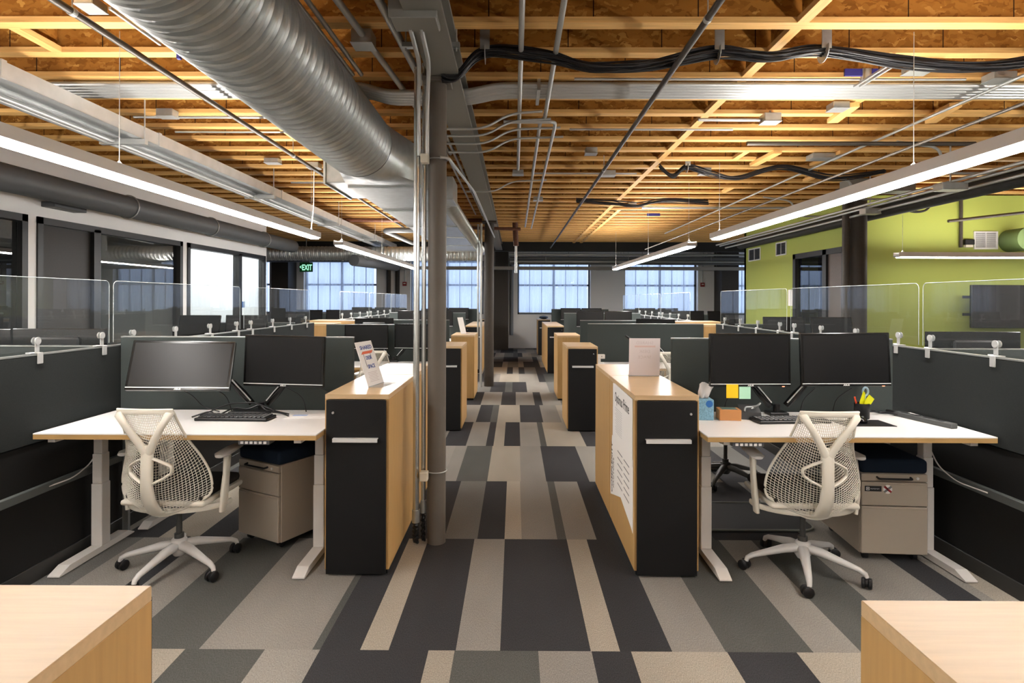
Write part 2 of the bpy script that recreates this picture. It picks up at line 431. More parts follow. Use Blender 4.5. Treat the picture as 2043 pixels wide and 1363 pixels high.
for i, a in enumerate(wl):
    fr = MB(); y0, y1 = YW + .2, YW + .27
    fr.box(a, a + .05, y0, y1, SILL, HEAD).box(a + WW - .05, a + WW, y0, y1, SILL, HEAD).box(a, a + WW, y0, y1, HEAD - .06, HEAD).box(a, a + WW, y0, y1, SILL, SILL + .06)
    zm = SILL + (HEAD - SILL) * .545
    fr.box(a, a + WW, y0, y1, zm - .03, zm + .03)
    for q in range(1, 6):
        h = .035 if q == 3 else .011
        fr.box(a + WW * q / 6 - h, a + WW * q / 6 + h, y0 + .01, y1 - .01, SILL, HEAD)
    w = struct(fr.build('window_%d' % (i + 5), winframe))
    MB().box(a + .02, a + WW - .02, YW + .23, YW + .235, SILL + .02, HEAD - .02).build('glass_pane', win_glass, w)
    MB().box(a + .04, a + WW - .1, YW + .10, YW + .102, SILL + .05, HEAD - .01).build('roller_shade', shade_m, w)
    MB().box(a + .04, a + WW - .1, YW + .09, YW + .112, SILL + .035, SILL + .06).build('hem_bar', rail_grey, w)
    MB().box(a - .03, a + WW + .03, YW - .05, YW + .2, SILL - .03, SILL).build('window_sill', wall_white, w)
for n_, x in (('centre', -.46), ('right', 6.62), ('left', -7.25)):
    struct(MB().box(x - .26, x + .26, 18.2, YW, 0, DECK).build('wall_pier_' + n_, darkcol))
struct(MB().box(XL, XR, 16.78, 17.02, 2.93, DECK).build('trim_1', soffit_m))
struct(MB().box(XL, XR, 17.02, YW, DECK - .06, DECK - .01).build('trim_2', soffit_m))

# ------------------------------------------------------------------ ceiling joists and blocking
JS, J0 = .4150, 3.455
joist = None
n0 = int((J0 - YB) / JS)
for i in range(-n0, 60):
    y = J0 + i * JS
    if y > 16.7: break
    if joist is None:
        jw = MB().box(XL, XR, -.006, .006, .03, DECK - JB).build('ceiling_joist', osb_m)
        tag(jw, 'ceiling joist with strand-board web and pale timber flange running across the room', 'joist', 'ceiling joists')
        MB().box(XL, XR, -.0425, .0425, 0, .034).build('bottom_flange', flange_m, jw)
        joist = jw; o = jw
    else: o = dup(joist, (0, 0, 0), 0, joist['label'])
    o.location = (0, y, JB)
blk = None
def block(x, i, w=.0425, drop=0, label=None):
    global blk
    y = J0 + i * JS + .0425 + .001
    if blk is None:
        b_ = MB().box(-.006, .006, 0, JS - .087, .03, DECK - JB).build('joist_blocking', osb_m)
        MB().box(-.033, .033, 0, JS - .087, 0, .034).build('bottom_flange', P('blocking_flange', '#d8ab6a', .6, spec=.2, var=.2, scale=3, stretch=(20, 1, 20)), b_)
        tag(b_, '', 'blocking'); blk = b_; o = b_
    else: o = copy_tree(blk)
    o.location = (x, y, JB - drop); o['label'] = label
    return o
for i in range(-1, 32):
    o = block(1.655, i, label='short timber blocking between joists in the long diagonal line on right'); o['group'] = 'blocking in the long line'
for i in range(17, 32):
    o = block(1.86, i, label='short timber blocking in the second line at the far ceiling'); o['group'] = 'blocking in the second line'
for x, i, lab in ((2.76, 3, 'short blocking under the conduit bundle left of the larger one'), (3.62, 3, 'wide short blocking below the conduit bundle at far right'),
                  (3.57, 7, 'short pale blocking above the far cable loop on the right'), (-2.98, 0, 'short blocking above the metal tray at top left'),
                  (2.5, 7, 'short blocking left of the far cable clamp on the right'), (3.9, 10, 'short far blocking near the right pendant light'),
                  (-2.2, 5, 'short blocking between joists right of the left metal tray'), (3.1, 12, 'small far blocking above right pendant end')):
    block(x, i, label=lab)

for x, y, a, l_, lab in ((2.76, 5.0, -8, .44, 'short pale timber piece under joists, left one below the silver bundle'), (3.60, 5.0, -14, .46, 'wider pale timber piece under joists, right one below the silver bundle'),
                       (3.48, 6.6, 2, .62, 'pale timber piece under joists left of the far cable loop end'), (2.78, 6.6, 2, .6, 'slim pale timber piece under joists above the far cable clip')):
    tag(MB().box(-.045, .045, -l_ / 2, l_ / 2, 0, .038, .001).build('timber_block', P('timber_block_%d' % round(x * 100), '#d8ab6a', .6, spec=.2, var=.15, scale=3, stretch=(20, 1, 20))), lab, 'timber block')
    o = [q for q in bpy.data.objects if q.get('label') == lab][0]; o.location = (x, y, JB - .0385); o.rotation_euler = (0, 0, R(a))

# ------------------------------------------------------------------ ducts
def ribbed(mb, path_y, cx, cz, r, pitch=.062, amp=.006, seg=56, axis='y', const=0):
    y0, y1 = path_y; n = int((y1 - y0) / pitch); rings = []
    prof = ((0, 0), (.10, 0), (.17, 1), (.24, 0), (.42, 0), (.5, 1), (.58, 0), (.98, 0))
    for i in range(n):
        for f, h in prof:
            yy = y0 + (i + f) * pitch; rr = r + h * amp; ring = []
            for s in range(seg):
                a = 2 * math.pi * s / seg
                if axis == 'y': ring.append(mb.bm.verts.new((cx + rr * math.cos(a), yy + pitch * s / seg * 0, cz + rr * math.sin(a))))
                else: ring.append(mb.bm.verts.new((yy, cx + rr * math.cos(a), cz + rr * math.sin(a))))
            rings.append(ring)
    for a, b in zip(rings, rings[1:]):
        for s in range(seg): mb.bm.faces.new((a[s], a[(s + 1) % seg], b[(s + 1) % seg], b[s]))
    mb.bm.faces.new(rings[0]); mb.bm.faces.new(rings[-1][::-1])
    return mb
t = thing('spiral_duct', 'big round spiral galvanised air duct running overhead left of the column', 'duct', (0, 0, 0))
ribbed(MB(), (-3.5, 4.78), -1.27, 2.81, .27, .088, .0075).build('spiral_pipe', galv, t, 50)
# round to rectangular transition
m = MB(); rings = []; seg = 40
rx0, rx1, rz0, rz1 = -1.55, -.84, 2.60, 2.92
for q in range(9):
    f = q / 8; f2 = f * f * (3 - 2 * f); ring = []
    for s in range(seg):
        a = 2 * math.pi * s / seg; c, d = math.cos(a), math.sin(a)
        k_ = max(abs(c), abs(d)); sx_, sz_ = c / k_, d / k_
        xr, zr = (rx0 + rx1) / 2 + sx_ * (rx1 - rx0) / 2, (rz0 + rz1) / 2 + sz_ * (rz1 - rz0) / 2
        ring.append(m.bm.verts.new(((-1.27 + .272 * c) * (1 - f2) + xr * f2, 4.78 + .75 * f, (2.81 + .272 * d) * (1 - f2) + zr * f2)))
    rings.append(ring)
for a, b in zip(rings, rings[1:]):
    for s in range(seg): m.bm.faces.new((a[s], a[(s + 1) % seg], b[(s + 1) % seg], b[s]))
m.build('transition', galv, t, 50)
m = MB().box(rx0, rx1, 5.53, 12.9, rz0, rz1)
for yy in (5.53, 7.0, 8.5, 10.0, 11.5, 12.85): m.box(rx0 - .012, rx1 + .012, yy - .012, yy + .012, rz0 - .012, rz1 + .012)
m.build('rectangular_duct', galv, t)
MB().box(-1.80, rx0, 5.62, 6.5, 2.66, 2.86, .004).box(-1.82, -1.80, 5.6, 6.52, 2.645, 2.875).build('branch_box', galv, t)
MB().box(-.838, -.62, 5.9, 6.35, 2.55, 2.78, .004).build('side_takeoff', galv, t)
ribbed(MB(), (6.35, 12.6), -.735, 2.615, .085, .05, .004, 28).build('branch_spiral', galv, t, 50)
MB().cyl((-.735, 12.58, 2.615), (-.735, 13.1, 2.615), .095, 24).build('branch_collar', conduit_m, t, 50)
t = thing('spiral_duct', 'horizontal round spiral duct crossing in front of the far left windows', 'duct', (0, 0, 0))
ribbed(MB(), (-9.5, -.7), 13.6, 2.60, .16, .09, .008, 28, 'x').build('spiral_pipe', galv, t, 50)
m = MB().cyl((-3.6, 13.2, 2.42), (-3.1, 15.4, 2.42), .13, 24)
m.build('flexible_branch', insul, t, 50)
# flat metal tray on the left with its conduits
t = thing('metal_duct_tray', 'long flat rectangular galvanised duct tray hung along the left ceiling', 'duct', (0, 0, 0))
MB().box(-3.005, -3.0, -4, 15, 2.84, 2.94).box(-3.315, -3.006, -4, 15, 2.90, 2.905).box(-3.32, -3.315, -4, 15, 2.84, 2.94).box(-3.06, -3.0, -4, 15, 2.838, 2.842).box(-3.32, -3.26, -4, 15, 2.838, 2.842).build('tray_body', galv_tray, t)
for yy in (-.6, 1.9, 3.45, 4.98, 7.6, 10.2, 12.8):
    MB().box(-3.335, -2.992, yy - .02, yy + .02, 2.832, 2.948, .003).build('joint_collar', galv_tray, t)
for yy in (2.05, 4.75, 7.3, 10.0, 12.6):
    MB().cyl((-2.985, yy, 2.80), (-2.985, yy, 3.2), .006, 6).box(-3.34, -2.97, yy - .02, yy + .02, 2.79, 2.832).build('hanger_rod', conduit_m, t)
for q, (x, z) in enumerate(((-3.235, 2.815), (-3.29, 2.815))):
    tag(MB().cyl((x, -4, z), (x, 14.5, z), .021, 12).build('conduit', conduit_m, smooth=50), ['inner thin conduit along the lower left edge of the metal tray', 'outer thin conduit along the lower left edge of the metal tray'][q], 'conduit')
# insulated pipes by the left wall
def pipe(name, label, pts, r, mat, cat='pipe', seg=14, rad=.08, group=None, clips=()):
    o = MB().tube(fillet(pts, rad) if len(pts) > 2 else pts, r, seg).build(name, mat, smooth=50)
    return tag(o, label, cat, group)
p_ = pipe('insulated_pipe', 'thick grey insulated pipe running along the top of the white left wall', [(-4.86, -4, 2.70), (-4.86, 12.9, 2.70)], .135, insul, seg=24)
for yy in (3.3, 5.3, 7.4, 9.4, 11.4): MB().tube([(-4.86 + .145 * math.cos(a), yy, 2.70 + .145 * math.sin(a)) for a in [2 * math.pi * q / 20 for q in range(21)]], .008, 6, up=(0, 1, 0)).build('pipe_band', conduit_m, p_)
pipe('insulated_pipe', 'thinner dark pipe below the thick insulated pipe on left wall', [(-5.08, -4, 2.665), (-5.08, 12.2, 2.665)], .05, insul, seg=16)
pipe('conduit', 'thin pale conduit above the insulated pipes at upper left', [(-4.55, -4, 2.9), (-4.55, 11.5, 2.9)], .012, conduit_m, 'conduit')
t = thing('wall_box', 'flat dark linear vent box under the pipes on left wall', 'vent box', (-5.12, 6.7, 2.555))
MB().box(-.08, .08, -.24, .24, 0, .058, .005).build('body', insul, t)
# steel beam and columns
b_ = MB().box(-.545, -.355, -4.5, 16.75, 2.95, 2.975).box(-.46, -.44, -4.5, 16.75, 2.975, 3.125).box(-.545, -.355, -4.5, 16.75, 3.125, 3.149)
tag(b_.build('steel_beam', beam_m), 'long grey painted steel beam on the column tops under the joists', 'beam')
def column(x, y, r, h, label, mat=col_m):
    t = thing('column', label, 'column', (x, y, 0))
    MB().cyl((0, 0, 0), (0, 0, h - .03), r, 40).build('shaft', mat, t, 50)
    MB().box(-r * 1.5, r * 1.5, -r * 1.5, r * 1.5, h - .03, h, .003).build('cap_plate', mat, t)
    return t
column(-.497, 3.78, .0585, 2.95, 'slim round brown-grey steel column standing in front, left of the aisle')
column(-.46, 10.6, .085, 2.95, 'farther round dark column at left edge of the aisle', darkcol)
column(4.78, 8.3, .13, 3.14, 'dark round column in front of the green wall corner', darkcol)
pipe('conduit', 'thick galvanised riser pipe against the left of the dark right column', [(4.59, 8.22, 0), (4.59, 8.22, 3.1)], .05, darkcol)
struct(MB().box(4.35, 5.2, 7.7, 7.95, 2.98, 3.14).build('trim_3', beam_m))

# conduits on the near column
def riser(x, y, r, z0, z1, label):
    t = thing('conduit_riser', label, 'conduit', (x, y, 0))
    MB().cyl((0, 0, z0), (0, 0, z1), r, 24).build('pipe', chrome_m, t, 50)
    MB().cyl((0, 0, z0 - .03), (0, 0, z0 + .05), r * 1.25, 18).build('coupling', galv, t, 50)
    m = MB(); n = 34
    m.tube([(.004 * math.sin(q), .004 * math.cos(q), z0 - .01 - (z0 - .02) * q / n) for q in range(n + 1)], [r * (.95 if q % 2 else .8) for q in range(n + 1)], 12)
    m.build('flexible_tail', black_plastic, t, 40)
    MB().cyl((0, 0, z1), (0, 0, z1 + .015), r * 1.1, 18).build('end_bush', cream, t, 50)
    return t
riser(-.622, 3.74, .0195, .17, 3.0, 'thick shiny conduit riser standing left of the near column')
riser(-.580, 3.77, .0145, .22, 3.04, 'thin conduit riser between the near column and thicker riser')
for z, lab in ((.445, 'pale clamp block strapped low on the near column'), (2.43, 'pale clamp block strapped high on the near column')):
    t = thing('column_clamp', lab, 'clamp', (-.565, 3.70, z))
    MB().box(-.025, .025, -.03, .03, -.028, .028, .004).build('block', cream, t)
    MB().tube([(.068 + .064 * math.cos(a), .08 + .064 * math.sin(a), .012) for a in [R(200 + 15 * q) for q in range(18)]], .004, 8).build('strap', conduit_m, t, 50)
tag(MB().tube(fillet([(-.47, 3.7, 2.44), (-.42, 3.72, 2.44), (-.36, 5.2, 2.5), (-.33, 9.5, 2.55)], .1), .010, 8).build('conduit', conduit_m, smooth=50), 'thin bent conduit leaving the near column toward the far column', 'conduit')
pipe('conduit_riser', 'thin conduit standing left of the far column', [(-.60, 10.5, 0), (-.60, 10.5, 2.9)], .022, conduit_m, 'conduit')
pipe('conduit_riser', 'second thin conduit just left of far column', [(-.66, 10.6, .3), (-.66, 10.6, 2.9)], .016, galv, 'conduit')

# conduits along the room
for pts, r, lab in (
    ([(.034, -3, 3.10), (.034, 7.05, 3.10)], .017, 'straight conduit ending in a box above the aisle'),
    ([(.25, -3, 3.09), (.25, 5.0, 3.09), (.215, 5.15, 3.09), (.215, 12.5, 3.09)], .017, 'long kinked conduit right of the straight aisle conduit'),
    ([(-.1, 5.02, 3.06), (.34, 5.02, 3.06), (.345, 5.2, 3.06), (.345, 12.5, 3.06)], .015, 'conduit turning a right angle and running down the aisle'),
    ([(-1.28, -3, 3.12), (-1.13, 4.1, 3.11)], .015, 'left of two conduits close beside the spiral duct'),
    ([(-1.20, -3, 3.12), (-1.07, 4.1, 3.11)], .015, 'right of two conduits close beside the spiral duct'),
    ([(-.95, -3, 3.10), (-.93, 3.0, 3.10), (-.68, 6.2, 3.08)], .020, 'thick bent conduit between the spiral duct and the beam'),
    ([(-.80, 2.4, 3.1), (-.72, 2.6, 3.09), (-.66, 4.2, 3.09)], .024, 'short thick conduit bending toward the near column top'),
    ([(-.62, 4.5, 3.0), (-.56, 10.2, 3.0)], .014, 'conduit along the left side of the steel beam'),
    ([(-.70, 4.5, 3.02), (-.68, 10.2, 3.02)], .012, 'second conduit left of the steel beam'),
):
    pipe('conduit', lab, pts, r, conduit_m, 'conduit', seg=12, rad=.06)
pipe('sprinkler_pipe', 'dark sprinkler pipe running along the ceiling right of the aisle', [(.99, -4, 3.00), (.99, 16.5, 3.00)], .019, dark_pipe)
pipe('sprinkler_pipe', 'dark sprinkler pipe running along the ceiling between tray and duct', [(-2.22, -4, 2.985), (-2.22, 12.5, 2.985)], .019, dark_pipe)
for x, z, ys in ((.99, 3.0, (3.05, 6.6)), (-2.22, 2.985, (2.95, 5.9))):
    for q, yy in enumerate(ys):
        t = thing('pipe_hanger', 'pale band hanger on the %s sprinkler pipe, %s one' % ('right' if x > 0 else 'left', ORD[q]), 'hanger', (x, yy, z))
        MB().cyl((0, -.014, 0), (0, .014, 0), .0225, 18).build('band', conduit_m, t, 50)
        MB().cyl((0, 0, .02), (0, 0, .16), .004, 6).build('rod', conduit_m, t)
pipe('sprinkler_pipe', 'dark horizontal sprinkler pipe under joists above the right desks', [(2.17, 5.55, 3.02), (4.3, 5.55, 3.02)], .02, dark_pipe)
pipe('sprinkler_pipe', 'brown horizontal sprinkler pipe crossing left of the far column', [(-3.7, 10.75, 2.99), (-.60, 10.75, 2.99)], .036, rust)
pipe('sprinkler_pipe', 'rusty vertical drop pipe right of the far column', [(.0, 11.0, 2.98), (.02, 11.02, 2.55)], .05, rust)
pipe('sprinkler_pipe', 'bright pipe below the rusty drop right of the far column', [(.02, 11.02, 2.55), (.02, 11.02, 2.0 + .05)], .024, conduit_m)
pipe('sprinkler_pipe', 'rusty cross arm at the far column top', [(-.80, 10.78, 2.86), (.1, 11.0, 2.86)], .03, rust)
pipe('sprinkler_pipe', 'bent grey pipe under the far rectangular duct', [(-1.9, 11.2, 2.86), (-2.5, 11.2, 2.86), (-2.3, 13.3, 2.82)], .05, insul, rad=.2)

# horizontal bundle of five conduits
for q in range(5):
    y = 4.31 + .058 * q
    pts = [(-3.75 + .02 * q, y, 3.115), (-1.12, y, 3.115), (-.95, y, 3.06), (-.36, y, 3.06), (-.12, y, 3.115), (5.3, y, 3.115)]
    pipe('conduit', 'conduit of the silver bundle crossing below the joists, %s from camera' % ORD[q], pts, .0215, conduit_m, 'conduit', seg=12, rad=.25, group='silver conduit bundle')
t = thing('conduit_hanger', 'small bracket hanging around the silver conduit bundle above the aisle', 'hanger', (.17, 4.45, 3.08))
MB().box(-.012, .012, -.17, .17, -.012, 0).box(-.012, .012, -.17, -.155, 0, .1).box(-.012, .012, .155, .17, 0, .1).build('strut', galv, t)
# thin conduits across
for y, x0, x1, z, r, lab in ((4.22, .42, 3.2, 3.125, .009, 'thin conduit just in front of the silver bundle on right'), (5.45, .5, 2.0, 3.12, .009, 'thin horizontal conduit behind the silver bundle on right'),
                             (5.02, 1.55, 2.1, 3.08, .014, 'short conduit leading to a box right of the blocking line'), (5.1, -3.3, -1.6, 3.12, .012, 'thin conduit across the joists left of the big duct'),
                             (5.55, -3.2, -1.6, 3.12, .009, 'second thin conduit across the joists left of big duct'), (7.3, .22, 1.5, 3.11, .010, 'thin conduit with boxes crossing mid ceiling right of aisle'),
                             (7.9, -3.0, -1.7, 3.11, .012, 'thin far conduit across joists left of the duct'), (9.8, 2.1, 4.6, 3.08, .02, 'far horizontal pipe near the right pendant')):
    pipe('conduit', lab, [(x0, y, z), (x1, y, z)], r, conduit_m, 'conduit', seg=8)
# curved drops from bundle to beam
for q, (y, dx) in enumerate(((4.75, .32), (4.95, .40), (5.2, .5), (5.5, .55), (7.5, .5))):
    pipe('conduit', 'thin wavy conduit under the steel beam, %s from camera' % ORD[q], [(-.62, y, 2.92), (-.25, y, 2.92), (-.05, y + .05, 3.06), (dx - .1, y + .05, 3.08)], .010, conduit_m, 'conduit', seg=8, rad=.12, group='wavy conduits below the beam')
# right hand service conduits
for q, (x, z) in enumerate(((4.42, 2.76), (4.50, 2.74), (4.62, 2.70))):
    pipe('conduit', 'silver service conduit above the right desks, %s from the aisle' % ['first', 'second', 'third'][q], [(x, -2, z), (x, 13, z)], .016, conduit_m, 'conduit')
for q in range(3):
    pipe('conduit', 'thin conduit dropping from joists to the right services, %s' % ORD[q], [(3.6, 5.6 + 1.5 * q, 3.05), (4.0, 5.6 + 1.5 * q, 3.0), (4.2, 5.8 + 1.5 * q, 2.80), (4.7, 5.8 + 1.5 * q, 2.80)], .013, conduit_m, 'conduit', seg=8, rad=.1, group='drops to right services')
pipe('insulated_pipe', 'dark insulated pipe along the top of the green side wall', [(5.03, 5.0, 2.78), (5.03, 13.2, 2.78)], .095, P('black_insulation', '#2b2c2a', .7, var=.3, scale=20), seg=20)
pipe('conduit', 'long thin conduit above the right pendant light', [(3.42, 2.0, 3.07), (3.42, 13.5, 3.07)], .012, conduit_m, 'conduit')
pipe('conduit', 'thin dark conduit beside the right pendant light', [(2.75, 2.0, 2.62), (2.75, 12.5, 2.62)], .010, dark_pipe, 'conduit')

# junction boxes
for x, y, z, w, d, h, lab in (
    (-3.02 + .75, 3.15, 3.10, .10, .12, .045, 'small silver box with studs left of the spiral duct'),
    (.034, 7.1, 3.05, .13, .13, .05, 'square box at the end of the straight aisle conduit'),
    (.80, 6.25, 3.09, .12, .12, .06, 'square junction box left of the right sprinkler pipe'),
    (2.15, 5.0, 3.05, .14, .12, .07, 'grey box on the short conduit right of blocking line'),
    (2.60, 4.78, 3.09, .13, .12, .05, 'pale box touching the silver bundle at right'),
    (3.38, 4.15, 3.09, .16, .12, .05, 'pale plate box in front of the silver bundle on right'),
    (2.70, 3.97, 3.085, .15, .14, .05, 'silver box below the cable bundle on right'),
    (2.3, 7.2, 3.08, .13, .13, .07, 'small box under the far cable loop'),
    (3.35, 6.45, 3.09, .30, .16, .05, 'long white box on joists above the right pendant'),
    (1.15, 7.3, 3.08, .16, .13, .06, 'box on the mid conduit right of the sprinkler pipe'),
    (-2.35, 6.9, 3.08, .14, .14, .06, 'box above the end of the left pendant cord'),
    (-2.75, 6.7, 3.09, .16, .12, .05, 'grey box left of the pendant cord box'),
    (-2.95, 5.0, 3.09, .14, .1, .06, 'small box on joists above the left metal tray'),
    (.35, 9.0, 3.06, .14, .12, .05, 'far small box over the aisle between conduits'),
    (1.9, 9.6, 3.07, .12, .12, .06, 'far ceiling sensor box right of the aisle'),
    (-.90, 3.50, 3.05, .12, .12, .08, 'octagonal grey box between spiral duct and beam'),
    (4.4, 6.0, 2.67, .26, .14, .07, 'grey junction box on the right service conduits'),
    (4.55, 7.6, 2.66, .20, .14, .07, 'second grey junction box farther along right services'),
):
    t = thing('junction_box', lab, 'junction box', (x, y, z))
    MB().box(-w / 2, w / 2, -d / 2, d / 2, 0, h, .004).build('body', galv, t)
    MB().box(-w / 2 - .004, w / 2 + .004, -d / 2 - .004, d / 2 + .004, -.004, 0).build('cover_plate', conduit_m, t)
    MB().cyl((0, 0, h), (0, 0, max(h + .005, JB - z + .002)), .008, 8).build('mount', conduit_m, t)
for x, y, z, s in ((-2.1, 3.30, 3.06, 'left of the spiral duct'), (2.42, 3.98, 3.06, 'below the cable bundle on right')):
    t = thing('strut_rails', 'pair of short steel rails hung %s' % s, 'rail', (x, y, z))
    for q in (-1, 1): MB().box(q * .02 - .007, q * .02 + .007, -.22, .22, 0, .014).build('rail', conduit_m, t)
    MB().box(-.03, .03, .1, .13, .014, JB - z).build('mount', galv, t)
tag(MB().box(-2.01, -1.985, 3.49, 3.515, 2.97, 3.15, .004).build('blue_strip', blue_tape), 'dark blue tape strip hanging beside the left silver rails', 'tape')
tag(MB().box(2.27, 2.5, 4.085, 4.1, 3.10, 3.149).build('blue_strip', blue_tape), 'dark blue tape mark on a joist below the cable bundle', 'tape')
tag(MB().box(2.43, 2.67, 10.9, 10.92, 3.10, 3.149).build('blue_strip', blue_tape), 'far dark blue tape mark on joists right of the aisle', 'tape')
# electrical box over column, trapeze
t = thing('electrical_box', 'grey electrical cabinet hung at the top edge above the near column', 'electrical box', (-.50, 2.95, 2.92))
MB().box(-.115, .115, -.08, .08, 0, .2, .006).build('body', beam_m, t)
MB().box(-.12, .12, -.088, -.08, -.004, .21, .003).build('door', P('box_door', '#8f908d', .45), t)
MB().box(.07, .08, -.094, -.088, .05, .1).build('latch', black_plastic, t)
MB().cyl((0, 0, .2), (0, 0, .23), .02, 10).build('mount', conduit_m, t)
for q in range(2):
    pipe('conduit', ['left conduit from the electrical cabinet bending to the near column', 'right conduit from the electrical cabinet bending to the near column'][q], [(-.535 + .055 * q, 3.0, 2.93), (-.56 + .055 * q, 3.45, 2.93), (-.60 + .055 * q, 3.66, 2.80), (-.60 + .05 * q, 3.70, 2.45)], .013, conduit_m, 'conduit', rad=.12)
t = thing('strut_trapeze', 'short slotted strut bar hanging by two rods over the near column', 'strut', (-.50, 3.5, 3.04))
MB().box(-.17, .17, -.02, .02, 0, .028).build('bar', galv, t)
for x in (-.15, .15): MB().cyl((x, 0, -.02), (x, 0, .14), .005, 8).build('rod', conduit_m, t)

# cable bundles
def bundle(name, label, pts, n, rad, r=.0065, seedv=1, mat=cable_m):
    rr = random.Random(seedv); m = MB()
    # smooth path by Catmull-Rom
    P_ = [Vector(p) for p in pts]; path = []
    for i in range(len(P_) - 1):
        a, b, c, d = P_[max(i - 1, 0)], P_[i], P_[i + 1], P_[min(i + 2, len(P_) - 1)]
        for q in range(8):
            t_ = q / 8
            path.append(.5 * ((2 * b) + (c - a) * t_ + (2 * a - 5 * b + 4 * c - d) * t_ ** 2 + (3 * b - a - 3 * c + d) * t_ ** 3))
    path.append(P_[-1])
    for s in range(n):
        a = rr.uniform(0, 6.28); q0 = rad * math.sqrt(rr.random()); ph = rr.uniform(0, 6)
        m.tube([p + Vector((0, math.cos(a) * q0 * (1 + .3 * math.sin(i * .35 + ph)), math.sin(a) * q0 * (1 + .5 * math.sin(i * .25 + ph)))) for i, p in enumerate(path)], r, 6)
    return tag(m.build(name, mat, smooth=60), label, 'cable')
bundle('cable_bundle', 'thick black cable bundle sagging in clips across the near ceiling', [(-.46, 3.70, 2.95), (-.36, 3.70, 2.95), (-.19, 3.70, 3.10), (.2, 3.70, 3.07), (.5, 3.70, 3.00), (.85, 3.70, 3.02), (1.26, 3.70, 3.10), (1.6, 3.70, 3.07), (1.92, 3.70, 3.11), (2.4, 3.70, 3.04), (2.9, 3.70, 3.01), (3.5, 3.70, 3.07), (4.2, 3.70, 3.08)], 24, .031)
bundle('cable_bundle', 'thinner looped black cable bundle on the mid ceiling at right', [(1.68, 6.9, 3.11), (1.84, 6.9, 3.0), (2.0, 6.9, 3.10), (2.3, 6.9, 3.02), (2.6, 6.9, 2.98), (3.1, 6.9, 3.10), (3.7, 6.9, 2.98), (4.3, 6.9, 3.06)], 14, .026, .006, 3)
bundle('cable_bundle', 'far dark cable bundle looped below joists right of the sprinkler pipe', [(.95, 9.2, 3.1), (1.5, 9.2, 3.06), (1.9, 9.2, 3.02), (2.3, 9.2, 3.1), (3.0, 9.2, 3.07)], 14, .035, .006, 5)
bundle('cable_bundle', 'black cables looping down in front of the green wall top', [(5.55, 8.6, 3.1), (5.7, 8.6, 2.86), (5.95, 8.6, 2.86), (6.1, 8.6, 3.05)], 5, .03, .006, 8)
bundle('cable_bundle', 'coiled black cables hanging at far upper right', [(7.35, 8.5, 3.05), (7.5, 8.5, 2.95), (7.7, 8.5, 3.0), (7.9, 8.5, 2.92), (8.2, 8.5, 3.0), (9.0, 8.5, 2.98)], 12, .06, .006, 9)
pipe('strut_bar', 'dark diagonal strut bar in front of the green wall', [(6.35, 8.7, 2.72), (8.6, 8.7, 2.98)], .022, darkcol, 'strut')
for q, (x, y, z) in enumerate(((-.19, 3.70, 3.10), (1.26, 3.70, 3.10), (1.92, 3.70, 3.11), (2.0, 6.9, 3.11))):
    t = thing('cable_clip', ['silver cable clip nearest the steel beam', 'silver cable clip right of the dark sprinkler pipe', 'silver cable clip right of the blocking line', 'silver cable clip on the mid ceiling cable loop'][q], 'cable clip', (x, y, z))
    m = MB(); m.tube([(0, .047 * math.cos(a), .047 * math.sin(a)) for a in [R(-200 + 20 * s) for s in range(12)]], [(.03, .003)] * 12, 8, up=(1, 0, 0))
    m.build('strap', conduit_m, t, 50)
    MB().box(-.03, .03, -.045, -.040, .0, .12).build('hook_plate', galv, t)

# ------------------------------------------------------------------ pendant lights
lamp = None
def pendant(x, y0, y1, z, label, rz=0, lm=None):
    """long box lamp along y, diffuser below and light openings above"""
    t = thing('linear_pendant_light', label, 'pendant light', (x, (y0 + y1) / 2, z), rz, 'long white pendant lights')
    h = (y1 - y0) / 2; w = .065
    pr = [(-w, .002), (w, .002), (w, .066), (w - .008, .066), (w - .008, .046), (-w + .008, .046), (-w + .008, .066), (-w, .066)]
    MB().poly([(a, -h, b) for a, b in pr], (0, 2 * h, 0)).build('housing', lamp_body, t)
    MB().box(-w + .020, w - .020, -h + .02, h - .02, -.015, .004, .004).build('diffuser', lm or lens, t)
    MB().box(-w, w, -h, -h + .018, 0, .014).box(-w, w, h - .018, h, 0, .014).build('end_cap', lamp_body, t)
    MB().box(-.045, .045, -h + .1, h - .1, .0465, .0495).build('uplight', uplens, t)
    for f in (-.95, -.15, .95):
        yy = h * f
        MB().box(-w, w, yy - .012, yy + .012, .064, .068).cyl((0, yy, .066), (0, yy, JB - z), .0022, 6).tube([(-.045, yy, .05), (0, yy, .10), (.045, yy, .05)], .004, 6).build('suspension_cable', conduit_m, t)
    return t
LX = 2.37; LZ = 2.275
for s, n in ((-1, 'left'), (1, 'right')):
    pendant(s * LX, .95, 7.02, LZ, 'long white pendant light over the %s desks, nearest the camera' % n)
    pendant(s * LX, 7.92, 14.05, LZ, 'farther white pendant light over the %s desks' % n, lm=lens_far)
    pendant(s * LX, -4.4, .6, LZ, 'added unseen white pendant light behind the camera on the %s' % n)  # unseen lamp, added to light the foreground and walls
    pendant(s * 4.5, -1.6, 4.4, LZ, 'added unseen white pendant light beside the camera over the outer %s desks' % n)  # added out of view to brighten the side walls
t = pendant(7.15, 8.4 - 1.75, 8.4 + 1.75, 2.17, 'white pendant light hanging across the green front wall', R(90), lm=lens_dim)
lt_ = [o for o in bpy.data.objects if o.get('label') == 'long white pendant light over the left desks, nearest the camera'][0]
MB().tube(fillet([(.02, 6.9 - 3.985, 3.08 - LZ), (.015, 6.9 - 3.985, .33), (0, 6.86 - 3.985, .06)], .1), .006, 8).build('power_cord', white_metal, lt_, 50)

